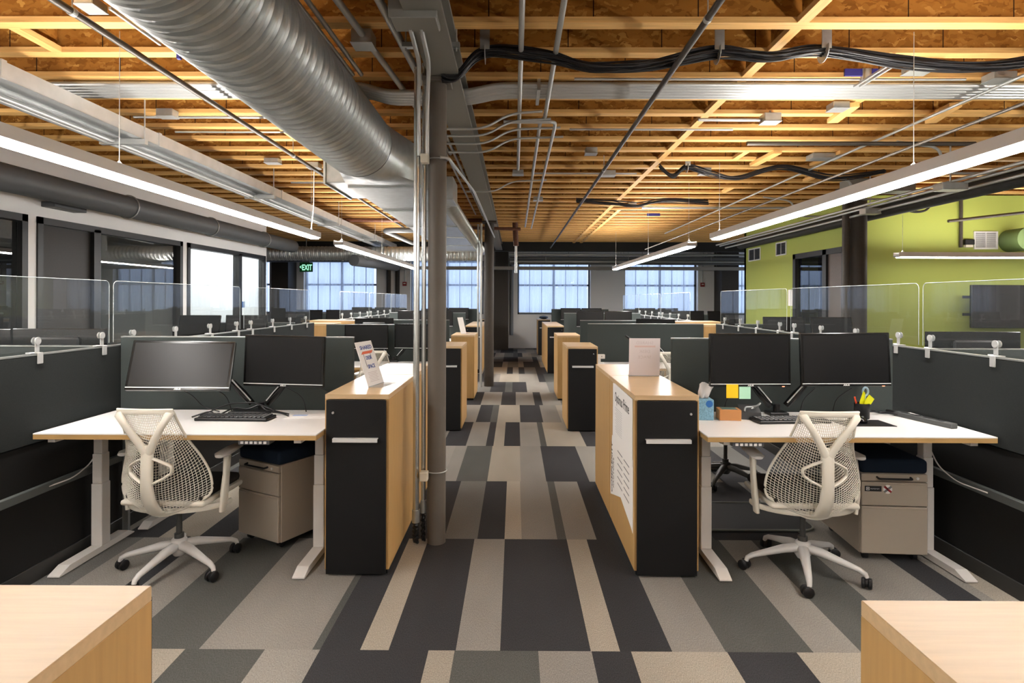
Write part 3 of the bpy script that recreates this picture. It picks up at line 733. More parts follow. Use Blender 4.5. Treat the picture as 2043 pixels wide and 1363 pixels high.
# far pipes before the windows
for q, (y, z, r, lab) in enumerate(((17.2, 2.86, .03, 'far thin pipe highest below the dark soffit'), (17.3, 2.76, .05, 'far grey pipe crossing the window heads'), (17.4, 2.67, .045, 'second far grey pipe across the window heads'), (17.2, 2.60, .03, 'lowest far pipe across the window heads'))):
    o = pipe('service_pipe', lab, [(-.15, y, z), (9.3, y, z)], r, insul if q % 2 else conduit_m)
    m = MB()
    for x in (.6, 3.0, 5.4, 7.8): m.cyl((x + .1 * q, y, z), (x + .1 * q, y, DECK - .06), .006, 6)
    m.build('hanger_rods', conduit_m, o)
ct_ = MB().box(-3.5, 8.0, 17.6, 17.75, 2.44, 2.54, .005)
for x in (-3, -.6, 1.6, 3.8, 6.0): ct_.cyl((x, 17.67, 2.5), (x, 17.67, DECK - .06), .006, 6)
tag(ct_.build('cable_tray', P('tray_grey', '#8d8883', .5)), 'far flat grey cable tray crossing the upper window panes', 'cable tray')
tag(MB().box(-10, -3.4, 16.9, 17.2, 2.62, 2.86, .01).build('air_duct', insul), 'far flat grey duct above the exit sign windows', 'duct')
for q, x in enumerate((-4.02, -3.74)):
    pipe('drain_pipe', ['left of two dark vertical pipes on the far wall pier', 'right of two dark vertical pipes on the far wall pier'][q], [(x, 18.83, 0), (x, 18.83, 2.7 if not q else 2.85)], .07, darkcol)
pipe('drain_pipe', 'pale vertical pipe on the wall left of the centre window', [(-.10, 18.84, .42), (-.10, 18.84, 2.85)], .055, wall_grey)
for x, lab in ((-3.52, 'small red alarm box on the far wall left of near column'), (5.98, 'small red alarm box on the far wall at right')):
    t = thing('fire_alarm', lab, 'fire alarm', (x, YW, 1.98))
    MB().box(-.065, .065, -.05, 0, 0, .13, .006).build('body', red_m, t)
    MB().box(-.035, .035, -.054, -.05, .06, .09).build('label_plate', paper, t)
    pipe('conduit', 'thin conduit rising from the ' + lab.replace('small ', ''), [(x, YW - .02, 2.11), (x, YW - .02, 2.9)], .012, conduit_m, 'conduit', seg=8)
# exit sign
t = thing('exit_sign', 'green lit EXIT sign with left arrow hanging before the far windows', 'exit sign', (-5.30, 15.0, 2.24))
MB().box(-.165, .165, -.02, .02, 0, .24, .006).build('panel', sign_green, t)
MB().box(-.09, .09, -.03, .03, .24, .38).build('mount', rail_grey, t)
MB().cyl((0, 0, .38), (0, 0, .92), .012, 8).build('stem', rail_grey, t)
text_mesh('letters', 'EXIT', .20, exit_glow, Matrix.Translation((.025, -.0215, .105)) @ Matrix.Rotation(math.pi / 2, 4, 'X'), t, bold=.004, sx=.62)
text_mesh('arrow', '<', .14, exit_glow, Matrix.Translation((-.135, -.0215, .115)) @ Matrix.Rotation(math.pi / 2, 4, 'X'), t, bold=.003, sx=.6)

# ------------------------------------------------------------------ green wall fittings
vent_dark = P('vent_dark', '#2b3036', .5)
def vent(label, M, w, h, n, sm=None):
    t = thing('wall_vent', label, 'vent'); t.matrix_world = M
    m = MB(); e = .022
    m.box(-w / 2, w / 2, -.018, 0, 0, e).box(-w / 2, w / 2, -.018, 0, h - e, h).box(-w / 2, -w / 2 + e, -.018, 0, e, h - e).box(w / 2 - e, w / 2, -.018, 0, e, h - e).box(-.005, .005, -.02, 0, e, h - e)
    m.build('frame', alu, t)
    for q in range(n):
        z = e + (h - 2 * e) * (q + .5) / n
        MB().box(-w / 2 + e, w / 2 - e, -.014, -.002, -.0035, .0035, M=Matrix.Translation((0, 0, z)) @ Matrix.Rotation(R(35), 4, 'X')).build('slat', sm or alu, t)
    MB().box(-w / 2 + .01, w / 2 - .01, -.001, 0, .01, h - .01).build('backing', black_plastic, t)
vent('silver louvred vent on the green front wall above the screen', Matrix.Translation((7.13, GY, 2.335)), .36, .27, 15)
S_ = Matrix.Rotation(R(-90), 4, 'Z')
vent('far dark louvred vent at the end of green side wall', Matrix.Translation((GX, 12.72, 2.40)) @ S_, .62, .27, 8, vent_dark)
vent('dark louvred vent nearer on the green side wall', Matrix.Translation((GX, 11.45, 2.42)) @ S_, .44, .26, 8, vent_dark)
tag(MB().box(GX - .004, GX, 10.98, 11.16, 1.45, 1.75).build('paper_notice', paper), 'white paper notice on the green side wall beside dark window', 'notice')
t = thing('round_duct_end', 'round green painted duct end poking from the green front wall', 'duct', (7.49, GY, 2.46))
MB().cyl((0, 0, 0), (0, -.35, 0), .17, 32).build('collar', green_duct, t, 50)
t = thing('wall_sensor', 'small black and white sensor beside the silver vent', 'sensor', (6.86, GY, 2.36))
MB().box(-.07, .07, -.06, 0, .04, .12, .006).build('body', black_plastic, t)
MB().box(-.06, .05, -.05, 0, 0, .04, .004).build('base', cream, t)
pipe('conduit', 'vertical dark conduit on the green front wall beside the sensor', [(6.74, GY - .03, 2.36), (6.74, GY - .03, 3.1)], .024, darkcol, 'conduit')
t = thing('wall_television', 'large black television on the green front wall', 'television', (7.36, 8.80, 1.15))
MB().box(-.60, .60, -.02, .03, 0, .64, .008).build('casing', black_gloss, t)
MB().box(-.585, .585, -.0225, -.02, .02, .625).build('screen', P('television_screen', (.012, .009, .008), .25, spec=.35), t)
for z in (.2, .46): MB().box(-.68, .2, .03, .06, z - .02, z + .02).build('mount_arm', black_plastic, t)
MB().box(-.1, .1, .06, .2, .2, .45).build('wall_plate', black_plastic, t)

# ------------------------------------------------------------------ furniture builders
def cabinet(label, xc, y_front, y_back, w=.36, h=1.015, face=1, front=True, lock=-1, group='maple storage cabinets'):
    """face=1: drawer front looks to the camera; -1: away"""
    d = y_back - y_front
    t = thing('storage_cabinet', label, 'cabinet', (xc, y_front if face > 0 else y_back, 0), 0 if face > 0 else math.pi, group)
    f0 = .022 if front else 0
    MB().box(-w / 2, w / 2, f0, d, h - .028, h, .0015).build('top', maple_top, t)
    for s in (-1, 1):
        x0 = -w / 2 if s < 0 else w / 2 - .018
        MB().box(x0, x0 + .018, f0, d, .03, h - .028, .001).build('side_panel', maple, t)
    MB().box(-w / 2 + .018, w / 2 - .018, d - .018, d, .03, h - .028).build('back_panel', maple, t)
    MB().box(-w / 2 + .012, w / 2 - .012, f0 + .02, d - .01, 0, .03).build('plinth', black_plastic, t)
    if front:
        MB().box(-w / 2 + .012, w / 2 - .014, 0, .02, .012, h - .03, .002).build('drawer_front', black_front, t)
        fr = t.children[-1]
        z = .755
        MB().box(-.125, .125, -.028, -.020, z, z + .021, .001).box(-.125, .125, -.02, 0, z + .016, z + .021).build('handle', alu, fr)
        MB().cyl((lock * .128, 0, .915), (lock * .128, -.008, .915), .0065, 16).build('lock', conduit_m, fr, 40)
    else:
        MB().box(-w / 2 + .018, w / 2 - .018, 0, .018, .03, h - .028).build('front_panel', maple, t)
    return t

def desk(label, x0, x1, y_front, depth, z, face=1, feet=None, group='height-adjustable desks'):
    w = x1 - x0
    t = thing('desk', label, 'desk', ((x0 + x1) / 2, y_front if face > 0 else y_front + depth, 0), 0 if face > 0 else math.pi, group)
    a = w / 2
    MB().box(-a, a, 0, depth, z - .007, z, .001).build('worktop', white_lam, t)
    MB().box(-a + .0005, a - .0005, .0005, depth - .0005, z - .032, z - .007).build('edge_band', maple_edge, t)
    for s, xl in zip((-1, 1), feet or (-a + .08, a - .12)):
        m = MB()
        m.box(xl - .033, xl + .033, .41, .49, .04, .42, .004).box(xl - .0295, xl + .0295, .415, .485, .42, .60, .003).box(xl - .026, xl + .026, .42, .48, .60, z - .06, .003)
        lg = m.build('leg', white_metal, t)
        fe_ = min(.72, depth + .02)
        pr = [(.075, .006), (.075, .012), (.155, .042), (fe_ - .06, .042), (fe_, .012), (fe_, .006)]
        MB().poly([(xl - .034, yy, zz) for yy, zz in pr], (.068, 0, 0)).build('foot', white_metal, lg)
        MB().box(xl - .02, xl + .02, .06, depth - .06, z - .062, z - .033).build('support_arm', white_metal, lg)
    MB().box(-a + .15, a - .2, .42, .48, z - .075, z - .034).build('crossbar', white_metal, t)
    return t
def controls(d, x, z):
    m = MB().box(x - .085, x + .085, .02, .10, z - .062, z - .033, .003).build('control_panel', P('control_grey', '#55565a', .5) if 'control_grey' not in MATS else MATS['control_grey'], d)
    for q in range(6):
        MB().box(x - .07 + .025 * q, x - .055 + .025 * q, .016, .02, z - .056, z - .043).build('button', paper, m)

def divider(label, x0, x1, y, z1, z0=.62, mat=fabric_panel, group='desk divider panels'):
    t = thing('desk_divider', label, 'divider', ((x0 + x1) / 2, y, 0), 0, group); a = (x1 - x0) / 2
    MB().box(-a, a, 0, .035, z0, z1 - .008, .003).build('fabric_panel', mat, t)
    MB().box(-a, a, -.001, .036, z1 - .008, z1, .001).build('top_rail', rail_grey, t)
    for s_ in (-1, 1): MB().box(s_ * (a - .03) - .02, s_ * (a - .03) + .02, .006, .028, 0, z0, .002).build('support_leg', rail_grey, t)
    return t

def monitor(label, x, y, z, w=.54, yaw=0, tilt=0, roll=0, brand=True, group='black desk monitors', led=False, hh=.325):
    """centre of the screen at (x, y, z), looking at -y"""
    t = thing('monitor', label, 'monitor', (x, y, z), 0, group)
    t.rotation_euler = Euler((-tilt, roll, yaw), 'XYZ')
    h = hh
    MB().box(-w / 2, w / 2, -.012, .016, -h / 2, h / 2, .004).build('casing', black_gloss, t)
    MB().box(-w / 2 + .016, w / 2 - .016, -.0135, -.012, -h / 2 + .024, h / 2 - .016).build('screen', screen_m, t)
    MB().box(-w / 2 + .004, w / 2 - .004, -.0145, -.012, -h / 2 + .014, -h / 2 + .019).build('trim_strip', alu, t)
    MB().box(-.16, .16, .016, .042, -.10, .10, .015).build('back_shell', black_plastic, t)
    MB().box(-.05, .05, .042, .056, -.05, .05).build('mount_plate', black_plastic, t)
    if brand:
        text_mesh('logo', 'ASUS', .012, alu, Matrix.Translation((0, -.0128, -h / 2 + .0070)) @ Matrix.Rotation(math.pi / 2, 4, 'X'), t, bold=.0006, sx=1.3)
    if led:
        MB().box(w / 2 - .055, w / 2 - .04, -.013, -.012, -h / 2 - .0005, -h / 2 + .003).build('power_light', led_red, t)
    return t

def monitor_arm(label, bx, by, bz, tops, group='black twin monitor arms'):
    """tops: the two mount points (world) behind the monitors"""
    t = thing('twin_monitor_stand', label, 'monitor stand', (bx, by, bz), 0, group)
    MB().box(-.06, .06, -.05, .05, 0, .018, .004).build('base', black_plastic, t)
    MB().cyl((0, 0, .018), (0, 0, .065), .022, 18).build('post', black_plastic, t, 50)
    for s, p in zip((-1, 1), tops):
        q = Vector(p) - Vector((bx, by, bz)); e0 = Vector((s * .05, -.02, .06))
        mid = Vector((s * .17, -.035, .20))
        m = MB().tube([e0, e0.lerp(mid, .5) , mid], [(.024, .02), (.027, .024), (.020, .018)], 12)
        ar = m.build('arm', black_gloss, t, 50)
        MB().tube([mid, (q.x * .85, q.y + .02, q.z - .06), q], [.016, .016, .014], 10).build('forearm', black_plastic, ar, 50)
        MB().tube([e0 + Vector((0, -.022, .022)), mid + Vector((0, -.018, .02))], .0045, 8).build('gas_strut', alu, ar, 50)
    return t

def pedestal(label, x, y, rz, stickers=False):
    t = thing('drawer_pedestal', label, 'drawer unit', (x, y, 0), rz, 'beige drawer pedestals'); w, d, h = .38, .54, .525
    MB().box(-w / 2, w / 2, .02, d, .045, h, .004).build('carcass', beige_steel, t)
    MB().box(-w / 2 + .002, w / 2 - .002, 0, .02, h - .045, h - .002, .003).build('top_rail', beige_steel, t)
    dr = MB().box(-w / 2 + .002, w / 2 - .002, -.002, .02, .335, h - .05, .004).build('drawer', beige_steel, t)
    MB().box(-w / 2 + .01, w / 2 - .01, -.005, .0, h - .062, h - .052, .002).build('pull_lip', beige_steel, dr)
    d2 = MB().box(-w / 2 + .002, w / 2 - .002, -.002, .02, .05, .33, .004).build('drawer', beige_steel, t)
    MB().box(-w / 2 + .01, w / 2 - .01, -.005, .0, .316, .326, .002).build('pull_lip', beige_steel, d2)
    MB().tube(fillet([(-.10, 0, h - .02), (-.10, -.025, h - .024), (.09, -.025, h - .024), (.09, 0, h - .02)], .015), .006, 8).build('handle', black_plastic, t, 50)
    MB().cyl((.13, 0, h - .024), (.13, -.005, h - .024), .008, 12).build('lock', alu, t, 40)
    # cushion
    m = MB().box(-w / 2 - .002, w / 2 + .002, 0, d, h, h + .085, .022, seg=3); m.build('seat_cushion', navy, t, 40)
    for sx in (-1, 1):
        for yy in (.06, d - .06):
            MB().cyl((sx * (w / 2 - .05) - .012, yy, .024), (sx * (w / 2 - .05) + .012, yy, .024), .024, 14).build('caster', black_plastic, t, 40)
    if stickers:
        # black name sticker with a white square mark, and a round red/grey cross sticker, both on the upper drawer
        s_ = MB().box(-.17, -.075, -.0035, -.002, .42, .452).build('black_sticker', ink, t)
        m = MB()
        for a in ((-.162, -.144, .443, .4455), (-.162, -.144, .4265, .429), (-.162, -.1595, .4265, .4455), (-.1465, -.144, .4265, .4455), (-.156, -.150, .433, .439)): m.box(a[0], a[1], -.0042, -.0035, a[2], a[3])
        m.build('square_mark', paper, s_)
        m = MB()
        for q_ in range(7): m.box(-.138 + .0075 * q_, -.133 + .0075 * q_, -.0042, -.0035, .4335 - .0015 * (q_ % 2), .4385)
        m.build('faded_print', paper_grey, s_)
        r_ = MB().cyl((-.04, -.002, .434), (-.04, -.0035, .434), .026, 24).build('round_sticker', paper, t)
        for sg, mt, nm in ((1, red_m, 'red_stroke'), (-1, P('grey_print', '#6c6e70', .7), 'grey_stroke')):
            MB().box(-.026, .026, -.0045, -.0035, -.006, .006, M=Matrix.Translation((-.04, 0, .434)) @ Matrix.Rotation(R(40 * sg), 4, 'Y')).build(nm, mt, r_)
    return t

# ---- task chair
SHELL = [(0, .165, -.165, .393, .03), (.05, .228, -.195, .420, .07), (.12, .254, -.216, .455, .105), (.25, .257, -.231, .525, .12), (.38, .241, -.229, .60, .11), (.52, .208, -.227, .69, .08), (.68, .174, -.248, .785, .05), (.85, .156, -.282, .885, .03), (1, .150, -.312, .965, .016)]
def shell_pt(u, v):
    """u -1..1 across, v 0..1 from bottom to top; local chair coordinates, +y is forward"""
    K = SHELL; n = len(K)
    i = max(q for q in range(n - 1) if K[q][0] <= v + 1e-9) if v > 0 else 0
    a, b = K[i], K[i + 1]; p, q_ = K[max(i - 1, 0)], K[min(i + 2, n - 1)]
    h = b[0] - a[0]; f = min(1, max(0, (v - a[0]) / h)); o = []
    for c in range(1, 5):
        m0 = (b[c] - p[c]) / (b[0] - p[0]) * h; m1 = (q_[c] - a[c]) / (q_[0] - a[0]) * h
        o.append((2 * f ** 3 - 3 * f * f + 1) * a[c] + (f ** 3 - 2 * f * f + f) * m0 + (-2 * f ** 3 + 3 * f * f) * b[c] + (f ** 3 - f * f) * m1)
    w, y, z, k_ = o
    zz = z - .035 * (1 - v) ** 3 * (1 - u * u) + .03 * u * u * (1 - v) ** 2
    return Vector((u * w, y + k_ * u * u, zz))

def chair(label, x, y, rz, base_rot, body=chair_white, base=chair_grey, group='mesh-back task chairs'):
    t = thing('task_chair', label, 'chair', (x, y, 0), rz, group)
    # mesh back: diamond lattice turned into bars
    m = MB(); nu, nv = 32, 44; V = []
    for j in range(nv + 1):
        tt = j / nv; row = []
        for i in range(nu + 1):
            u = -1 + 2 * i / nu
            row.append(m.bm.verts.new(shell_pt(u * .985, .015 + .975 * min(1, max(0, tt + .16 * (abs(u) ** 1.5 - .45) * math.sin(math.pi * tt) * (1 if tt < .72 else 1))))))
        V.append(row)
    for j in range(nv):
        for i in range(nu): m.bm.faces.new((V[j][i], V[j][i + 1], V[j + 1][i + 1], V[j + 1][i]))
    back = m.build('mesh_back', body, t)
    wf = back.modifiers.new('bars', 'WIREFRAME'); wf.thickness = .0044; wf.use_even_offset = False; wf.use_boundary = True
    # rim
    rim = [shell_pt(-1, v / 24) for v in range(25)] + [shell_pt(-1 + 2 * q / 10, 1) for q in range(1, 10)] + [shell_pt(1, 1 - v / 24) for v in range(25)] + [shell_pt(1 - 2 * q / 12, 0) for q in range(1, 13)]
    MB().tube(rim, [(.007, .007)] * len(rim), 8, cap=False).build('back_rim', body, t, 60)
    MB().tube([shell_pt(-1 + 2 * q / 12, .985) + Vector((0, -.004, 0)) for q in range(13)], [(.006, .016)] * 13, 8, up=(0, 0, 1)).build('top_band', body, t, 60)
    # lower solid band
    m = MB(); rows = []
    for j in range(4): rows.append([m.bm.verts.new(shell_pt(-1 + 2 * i / 24, .045 * j / 3) + Vector((0, .004, 0))) for i in range(25)])
    for a, b_ in zip(rows, rows[1:]):
        for i in range(24): m.bm.faces.new((a[i], a[i + 1], b_[i + 1], b_[i]))
    lb = m.build('lower_band', body, t, 60); sm = lb.modifiers.new('thick', 'SOLIDIFY'); sm.thickness = .006
    # Y tower
    st = Vector((0, -.262, .735))
    m = MB()
    m.tube([(0, -.15, .375), (0, -.215, .40), (0, -.262, .47), (0, -.282, .56), (0, -.282, .65), st + Vector((0, -.014, 0)), st + Vector((0, -.012, .035))],
           [(.040, .010), (.041, .014), (.036, .018), (.032, .019), (.031, .018), (.034, .017), (.03, .013)], 16, up=(0, 1, 0), sq=.25)
    for s in (-1, 1):
        tp = shell_pt(s * .90, .97)
        m.tube([(s * .008, -.276, .725), (s * .045, -.290, .795), (s * .095, -.306, .875), (tp.x, tp.y - .016, tp.z - .01), (tp.x + s * .004, tp.y + .004, tp.z + .004)],
               [(.022, .017), (.020, .015), (.018, .014), (.021, .013), (.018, .010)], 14, up=(0, 1, 0), sq=.25)
    tw = m.build('back_tower', body, t, 60)
    # lumbar loops left and right of the tower
    for s in (-1, 1):
        lp = [(s * .018, -.276, .705), (s * .075, -.262, .678), (s * .112, -.246, .655), (s * .116, -.244, .635), (s * .112, -.246, .615), (s * .075, -.262, .590), (s * .022, -.275, .565)]
        MB().tube(fillet(lp, .02, 3), [(.0075, .014)] * len(fillet(lp, .02, 3)), 10, up=(0, 1, 0)).build('lumbar_loop', body, tw, 60)
    # seat
    m = MB().box(-.225, .225, -.15, .27, .43, .485, .026, seg=3); m.build('seat', seat_dark, t, 50)
    MB().box(-.24, .24, -.16, .265, .405, .435, .012, seg=2).build('seat_pan', body, t, 50)
    ring = [(math.sin(a) * .285, -math.cos(a) * .19 + .02, .385) for a in [R(-95 + 10 * q) for q in range(20)]]
    MB().tube(ring, [(.008, .016)] * 20, 8).build('seat_yoke', body, t, 60)
    MB().box(-.07, .07, -.09, .09, .345, .405, .012, seg=2).build('tilt_mechanism', chair_dark, t, 50)
    # arms
    for s in (-1, 1):
        ar = MB().tube([(s * .275, -.03, .345), (s * .285, -.03, .45), (s * .29, -.02, .56), (s * .285, .0, .655)], [(.030, .012), (.034, .014), (.026, .013), (.03, .014)], 12, up=(1, 0, 0), sq=.3).build('armrest', body, t, 60)
        MB().tube([(s * .285, -.09, .668), (s * .283, -.06, .672), (s * .275, .06, .675), (s * .262, .15, .672), (s * .255, .175, .668)], [(.022, .009), (.040, .014), (.042, .013), (.036, .012), (.018, .008)], 14, sq=.2).build('arm_pad', base, ar, 60)
    # gas column and base
    MB().cyl((0, 0, .17), (0, 0, .36), .016, 16).cyl((0, 0, .14), (0, 0, .20), .026, 18).build('gas_column', chair_dark, t, 50)
    MB().tube([(0, 0, .075), (0, 0, .10), (0, 0, .165), (0, 0, .175)], [.028, .045, .042, .030], 20, up=(0, 1, 0)).build('base_hub', base, t, 50)
    for q in range(5):
        a = base_rot - rz + q * 2 * math.pi / 5; c, d = math.cos(a), math.sin(a)
        pts = [(.02, .135), (.10, .128), (.20, .105), (.285, .085), (.312, .070), (.318, .052)]
        MB().tube([(c * r_, d * r_, z_) for r_, z_ in pts], [(.032, .026), (.028, .024), (.022, .018), (.017, .014), (.014, .013), (.012, .012)], 12).build('base_leg', base, t, 60)
        ca = a + rnd.uniform(-1, 1); e = Vector((math.cos(ca), math.sin(ca), 0)); ctr = Vector((c * .318, d * .318, .029)) - Vector((-e.y, e.x, 0)) * .012
        m = MB()
        for s in (-1, 1): m.tube([ctr + e * s * .006, ctr + e * s * .010, ctr + e * s * .022, ctr + e * s * .026], [.024, .029, .029, .022], 18)
        m.cyl(ctr + e * -.008, ctr + e * .008, .020, 12).cyl((c * .318, d * .318, .03), (c * .318, d * .318, .056), .008, 8)
        m.build('caster', black_plastic, t, 40)
    return t

# side partitions with clear screens
def partition(label, x, y0, y1, z1=1.245, aisle=1):
    """long low partition along y; aisle=+1: aisle side is +x"""
    t = thing('partition_wall', label, 'partition', (x, 0, 0)); h = .022
    n = max(1, round((y1 - y0) / 1.75))
    for q in range(n):
        a, b = y0 + (y1 - y0) * q / n, y0 + (y1 - y0) * (q + 1) / n
        MB().box(-h, h, a + .002, b - .002, .76, z1 - .008, .003).build('fabric_panel', fabric_side, t)
        MB().box(-h + .006, h - .006, a + .002, b - .002, .09, .755, .002).build('lower_panel', panel_black, t)
    MB().box(-h - .001, h + .001, y0, y1, z1 - .008, z1).build('top_rail', rail_grey, t)
    MB().box(-h - .02, h + .02, y0, y1, .475, .52, .003).build('raceway', raceway_m, t)
    MB().box(-h, h, y0, y1, .0, .09, .002).build('base_rail', P('base_rail_dark', '#2c2c2b', .5), t)
    return t
clip = None
def screen_clip(x, y, z, side, label):
    global clip
    if clip is None:
        t = thing('screen_clip', label, 'clip', (x, y, z), 0, 'screen clips on the partitions')
        MB().box(.023, .030, -.02, .02, -.055, .006, .003).box(-.03, .03, -.02, .02, .001, .007, .002).build('clamp', clip_grey, t)
        MB().box(.006, .012, -.016, .016, .006, .085, .003).build('upright', clip_grey, t)
        MB().cyl((.011, 0, .07), (.016, 0, .07), .021, 20).cyl((-.004, 0, .07), (-.009, 0, .07), .020, 20).build('knob', clip_grey, t, 40)
        MB().box(-.012, .012, -.055, -.018, .003, .010, .002).build('tail_screw', alu, t)
        clip = t; return t
    return dup(clip, (x, y, z), 0 if side > 0 else math.pi, label)
def screen(x, y0, y1, z0, z1, label):
    t = thing('clear_screen', label, 'screen', (x, 0, 0), 0, 'clear acrylic screens')
    r_ = .035
    def outline(o=0):
        pts = [(0, y0, z0)]
        for a in range(0, 91, 15): pts.append((0, y0 + r_ - r_ * math.cos(R(a)), z1 - r_ + r_ * math.sin(R(a))))
        for a in range(90, -1, -15): pts.append((0, y1 - r_ + r_ * math.cos(R(a)), z1 - r_ + r_ * math.sin(R(a))))
        pts.append((0, y1, z0)); return pts
    MB().poly([(-.0028, p[1], p[2]) for p in outline()], (.0056, 0, 0)).build('sheet', acrylic, t)
    o = outline()
    MB().tube(o, .0021, 6, up=(1, 0, 0)).build('edge_highlight', acr_edge, t, 60)  # pale colour paints the bright highlight along the sheet edge
    return t
# ------------------------------------------------------------------ place the furniture
for s, side in ((-1, 'left'), (1, 'right')):
    PX = 2.635 * s
    partition('near charcoal partition behind the %s desks, running away from camera' % side, PX, 1.15, 7.7)
    partition('far charcoal partition behind the %s desks' % side, PX, 8.85, 16.5)
    for q, y in enumerate((3.24, 3.75, 4.06, 4.57, 5.09, 5.58, 5.88, 6.41, 6.91, 7.42)):
        screen_clip(PX, y, 1.245, -s, '%s white screen clip from camera on the near %s partition' % (['first', 'second', 'third', 'fourth', 'fifth', 'sixth', 'seventh', 'eighth', 'ninth', 'tenth'][q], side))
    for q, y in enumerate((9.0, 9.5, 10.03, 10.55, 10.8, 11.35, 11.9, 12.46)):
        screen_clip(PX, y, 1.245, -s, '%s white screen clip from camera on the far %s partition' % (['first', 'second', 'third', 'fourth', 'fifth', 'sixth', 'seventh', 'eighth'][q], side))
    for q, (a, b) in enumerate(((2.1, 3.83), (3.87, 5.66), (5.74, 7.58))):
        screen(PX, a, b, 1.262, 1.665, '%s clear acrylic screen on the near %s partition' % (['first', 'second', 'third'][q], side))
    for q, (a, b) in enumerate(((8.9, 10.65), (10.72, 12.55), (12.6, 14.4))):
        screen(PX, a, b, 1.262, 1.665, '%s clear acrylic screen on the far %s partition' % (['first', 'second', 'third'][q], side))
    # cabinets
    c0 = -.885 if s < 0 else .855
    cabinet('near maple cabinet beside the %s near desk, black front facing the camera' % side, c0, 3.30, 4.19, lock=s)
    cabinet('maple cabinet behind the near %s one, only its top showing' % side, c0, 4.20, 4.95, face=-1)
    cabinet('maple cabinet in the bottom %s corner, closest to the camera' % side, -.855 if s < 0 else .80, .22 if s < 0 else .17, 1.122 if s < 0 else 1.082, face=-1)
    cabinet('maple cabinet farther along the %s aisle edge, second with black front' % side, s * .80, 6.95, 7.68, h=1.0, lock=s)
    cabinet('maple cabinet showing a plain wooden end on the %s aisle edge' % side, s * .80 if s < 0 else .84, 9.1, 9.92, h=1.0, front=False)
    cabinet('third black-fronted maple cabinet along the %s aisle edge' % side, s * .86, 12.4, 14.8, h=1.0, lock=s)
    cabinet('last black-fronted maple cabinet by the windows on the %s' % side, s * .82, 16.5, 17.3, h=1.0, lock=s)
    # maple lockers straddling the partition line
    for q, (xa, xb, ya, yb, z, lab) in enumerate(((2.44, 2.82, 7.95, 8.3, 1.22, 'front'), (2.2, 2.92, 8.4, 8.8, 1.245, 'rear'))):
        t = thing('locker', '%s plain maple locker at the gap of the %s partition' % (lab, side), 'locker', (s * (xa + xb) / 2, ya, 0), 0, 'maple lockers'); a = (xb - xa) / 2
        MB().box(-a, a, 0, yb - ya, 0, z - .025, .001).build('body', maple, t)
        MB().box(-a, a, 0, yb - ya, z - .025, z, .001).build('top', maple_top, t)
    # near pod
    xa, xb = (-2.60, -1.068) if s < 0 else (1.038, 2.59)
    fe = None
    d_ = desk('white desk with maple edge in front on the %s' % side, xa, xb, 3.18, .70, .82, feet=((-2.545 + 1.834, -1.19 + 1.834) if s < 0 else (1.165 - 1.814, 2.51 - 1.814)))
    controls(d_, .42 if s < 0 else -.55, .82)
    desk('white desk facing away behind the near %s divider' % side, xa, xb, 3.96, .70, .76, face=-1)
    divider('charcoal divider behind the near %s monitors' % side, xa - .01 if s < 0 else xa - .0, xb if s < 0 else 2.49, 3.905, 1.30)
    # outer bay behind the partition
    divider('charcoal divider beyond the near %s partition' % side, *sorted((s * 2.72, s * 4.3)), 3.92, 1.235, mat=fabric_panel)
    desk('white desk hidden beyond the near %s partition' % side, *sorted((s * 2.70, s * 4.25)), 3.97, .70, .76, face=-1)
    # second pod
    zz = 1.215 if s < 0 else 1.235
    desk('second white desk along the %s side' % side, *sorted((s * 1.02, s * 2.5)), 7.17, .70, .725)
    divider('charcoal divider of the second %s desk' % side, *sorted((s * .98, s * 2.52)), 7.90, zz)
    divider('rear divider just beyond the second one on the %s' % side, *sorted((s * .95, s * 2.18)), 8.58, 1.255)
    desk('white desk between the two middle dividers on the %s' % side, *sorted((s * 1.02, s * 2.18)), 7.95, .56, .725, face=-1)
    for pi, (yp, zt) in enumerate(((12.0, 1.285), (16.1, 1.30))):
        nm = ['third', 'fourth'][pi]
        desk('%s white desk along the %s side' % (nm, side), *sorted((s * 1.05, s * 2.55)), yp - .73, .70, .76)
        divider('charcoal divider of the %s %s desk' % (nm, side), *sorted((s * 1.0, s * 2.55)), yp, zt)
        desk('white desk facing away behind the %s %s divider' % (nm, side), *sorted((s * 1.05, s * 2.55)), yp + .05, .70, .76, face=-1)
        for oi, xo in enumerate((1.5, 2.06)):
            monitor('%s monitor on the %s desk at %s' % (['aisle-side', 'partition-side'][oi], nm, side), s * xo, yp - .22, 1.165, brand=False)
        monitor_arm('black arm holding the monitors of the %s %s desk' % (nm, side), s * 1.78, yp - .1, .76, [(s * 1.78 - .28, yp - .165, 1.165), (s * 1.78 + .28, yp - .165, 1.165)])
    for pi, (yp, zt) in enumerate(((7.9, 1.235), (12.0, 1.27), (16.1, 1.3))):
        nm = ['second', 'third', 'fourth'][pi]
        desk('%s white desk beyond the %s partition' % (nm, side), *sorted((s * 2.72, s * 4.25)), yp - .73, .70, .76)
        divider('%s charcoal divider beyond the %s partition' % (nm, side), *sorted((s * 2.95, s * 4.4)), yp, zt)
        for oi, xo in enumerate((3.5, 4.12)):
            monitor('%s monitor of the %s desk beyond the %s partition' % (['inner', 'outer'][oi], nm, side), s * xo, yp - .2, 1.175, brand=False, tilt=R(4 if oi == 0 else 14))
        monitor_arm('black arm on the %s desk beyond the %s partition' % (nm, side), s * 3.81, yp - .08, .76, [(s * 3.81 - .31, yp - .145, 1.175), (s * 3.81 + .31, yp - .145, 1.175)])
    # rear-facing monitors seen over dividers
    monitor('monitor seen from behind over the middle divider on the %s' % side, s * 1.98, 8.33, 1.125, yaw=math.pi - .06 * s, brand=False)
    monitor('monitor seen from behind beyond the near %s partition' % side, s * 3.33, 4.32, 1.165, w=.68, yaw=math.pi, brand=False)
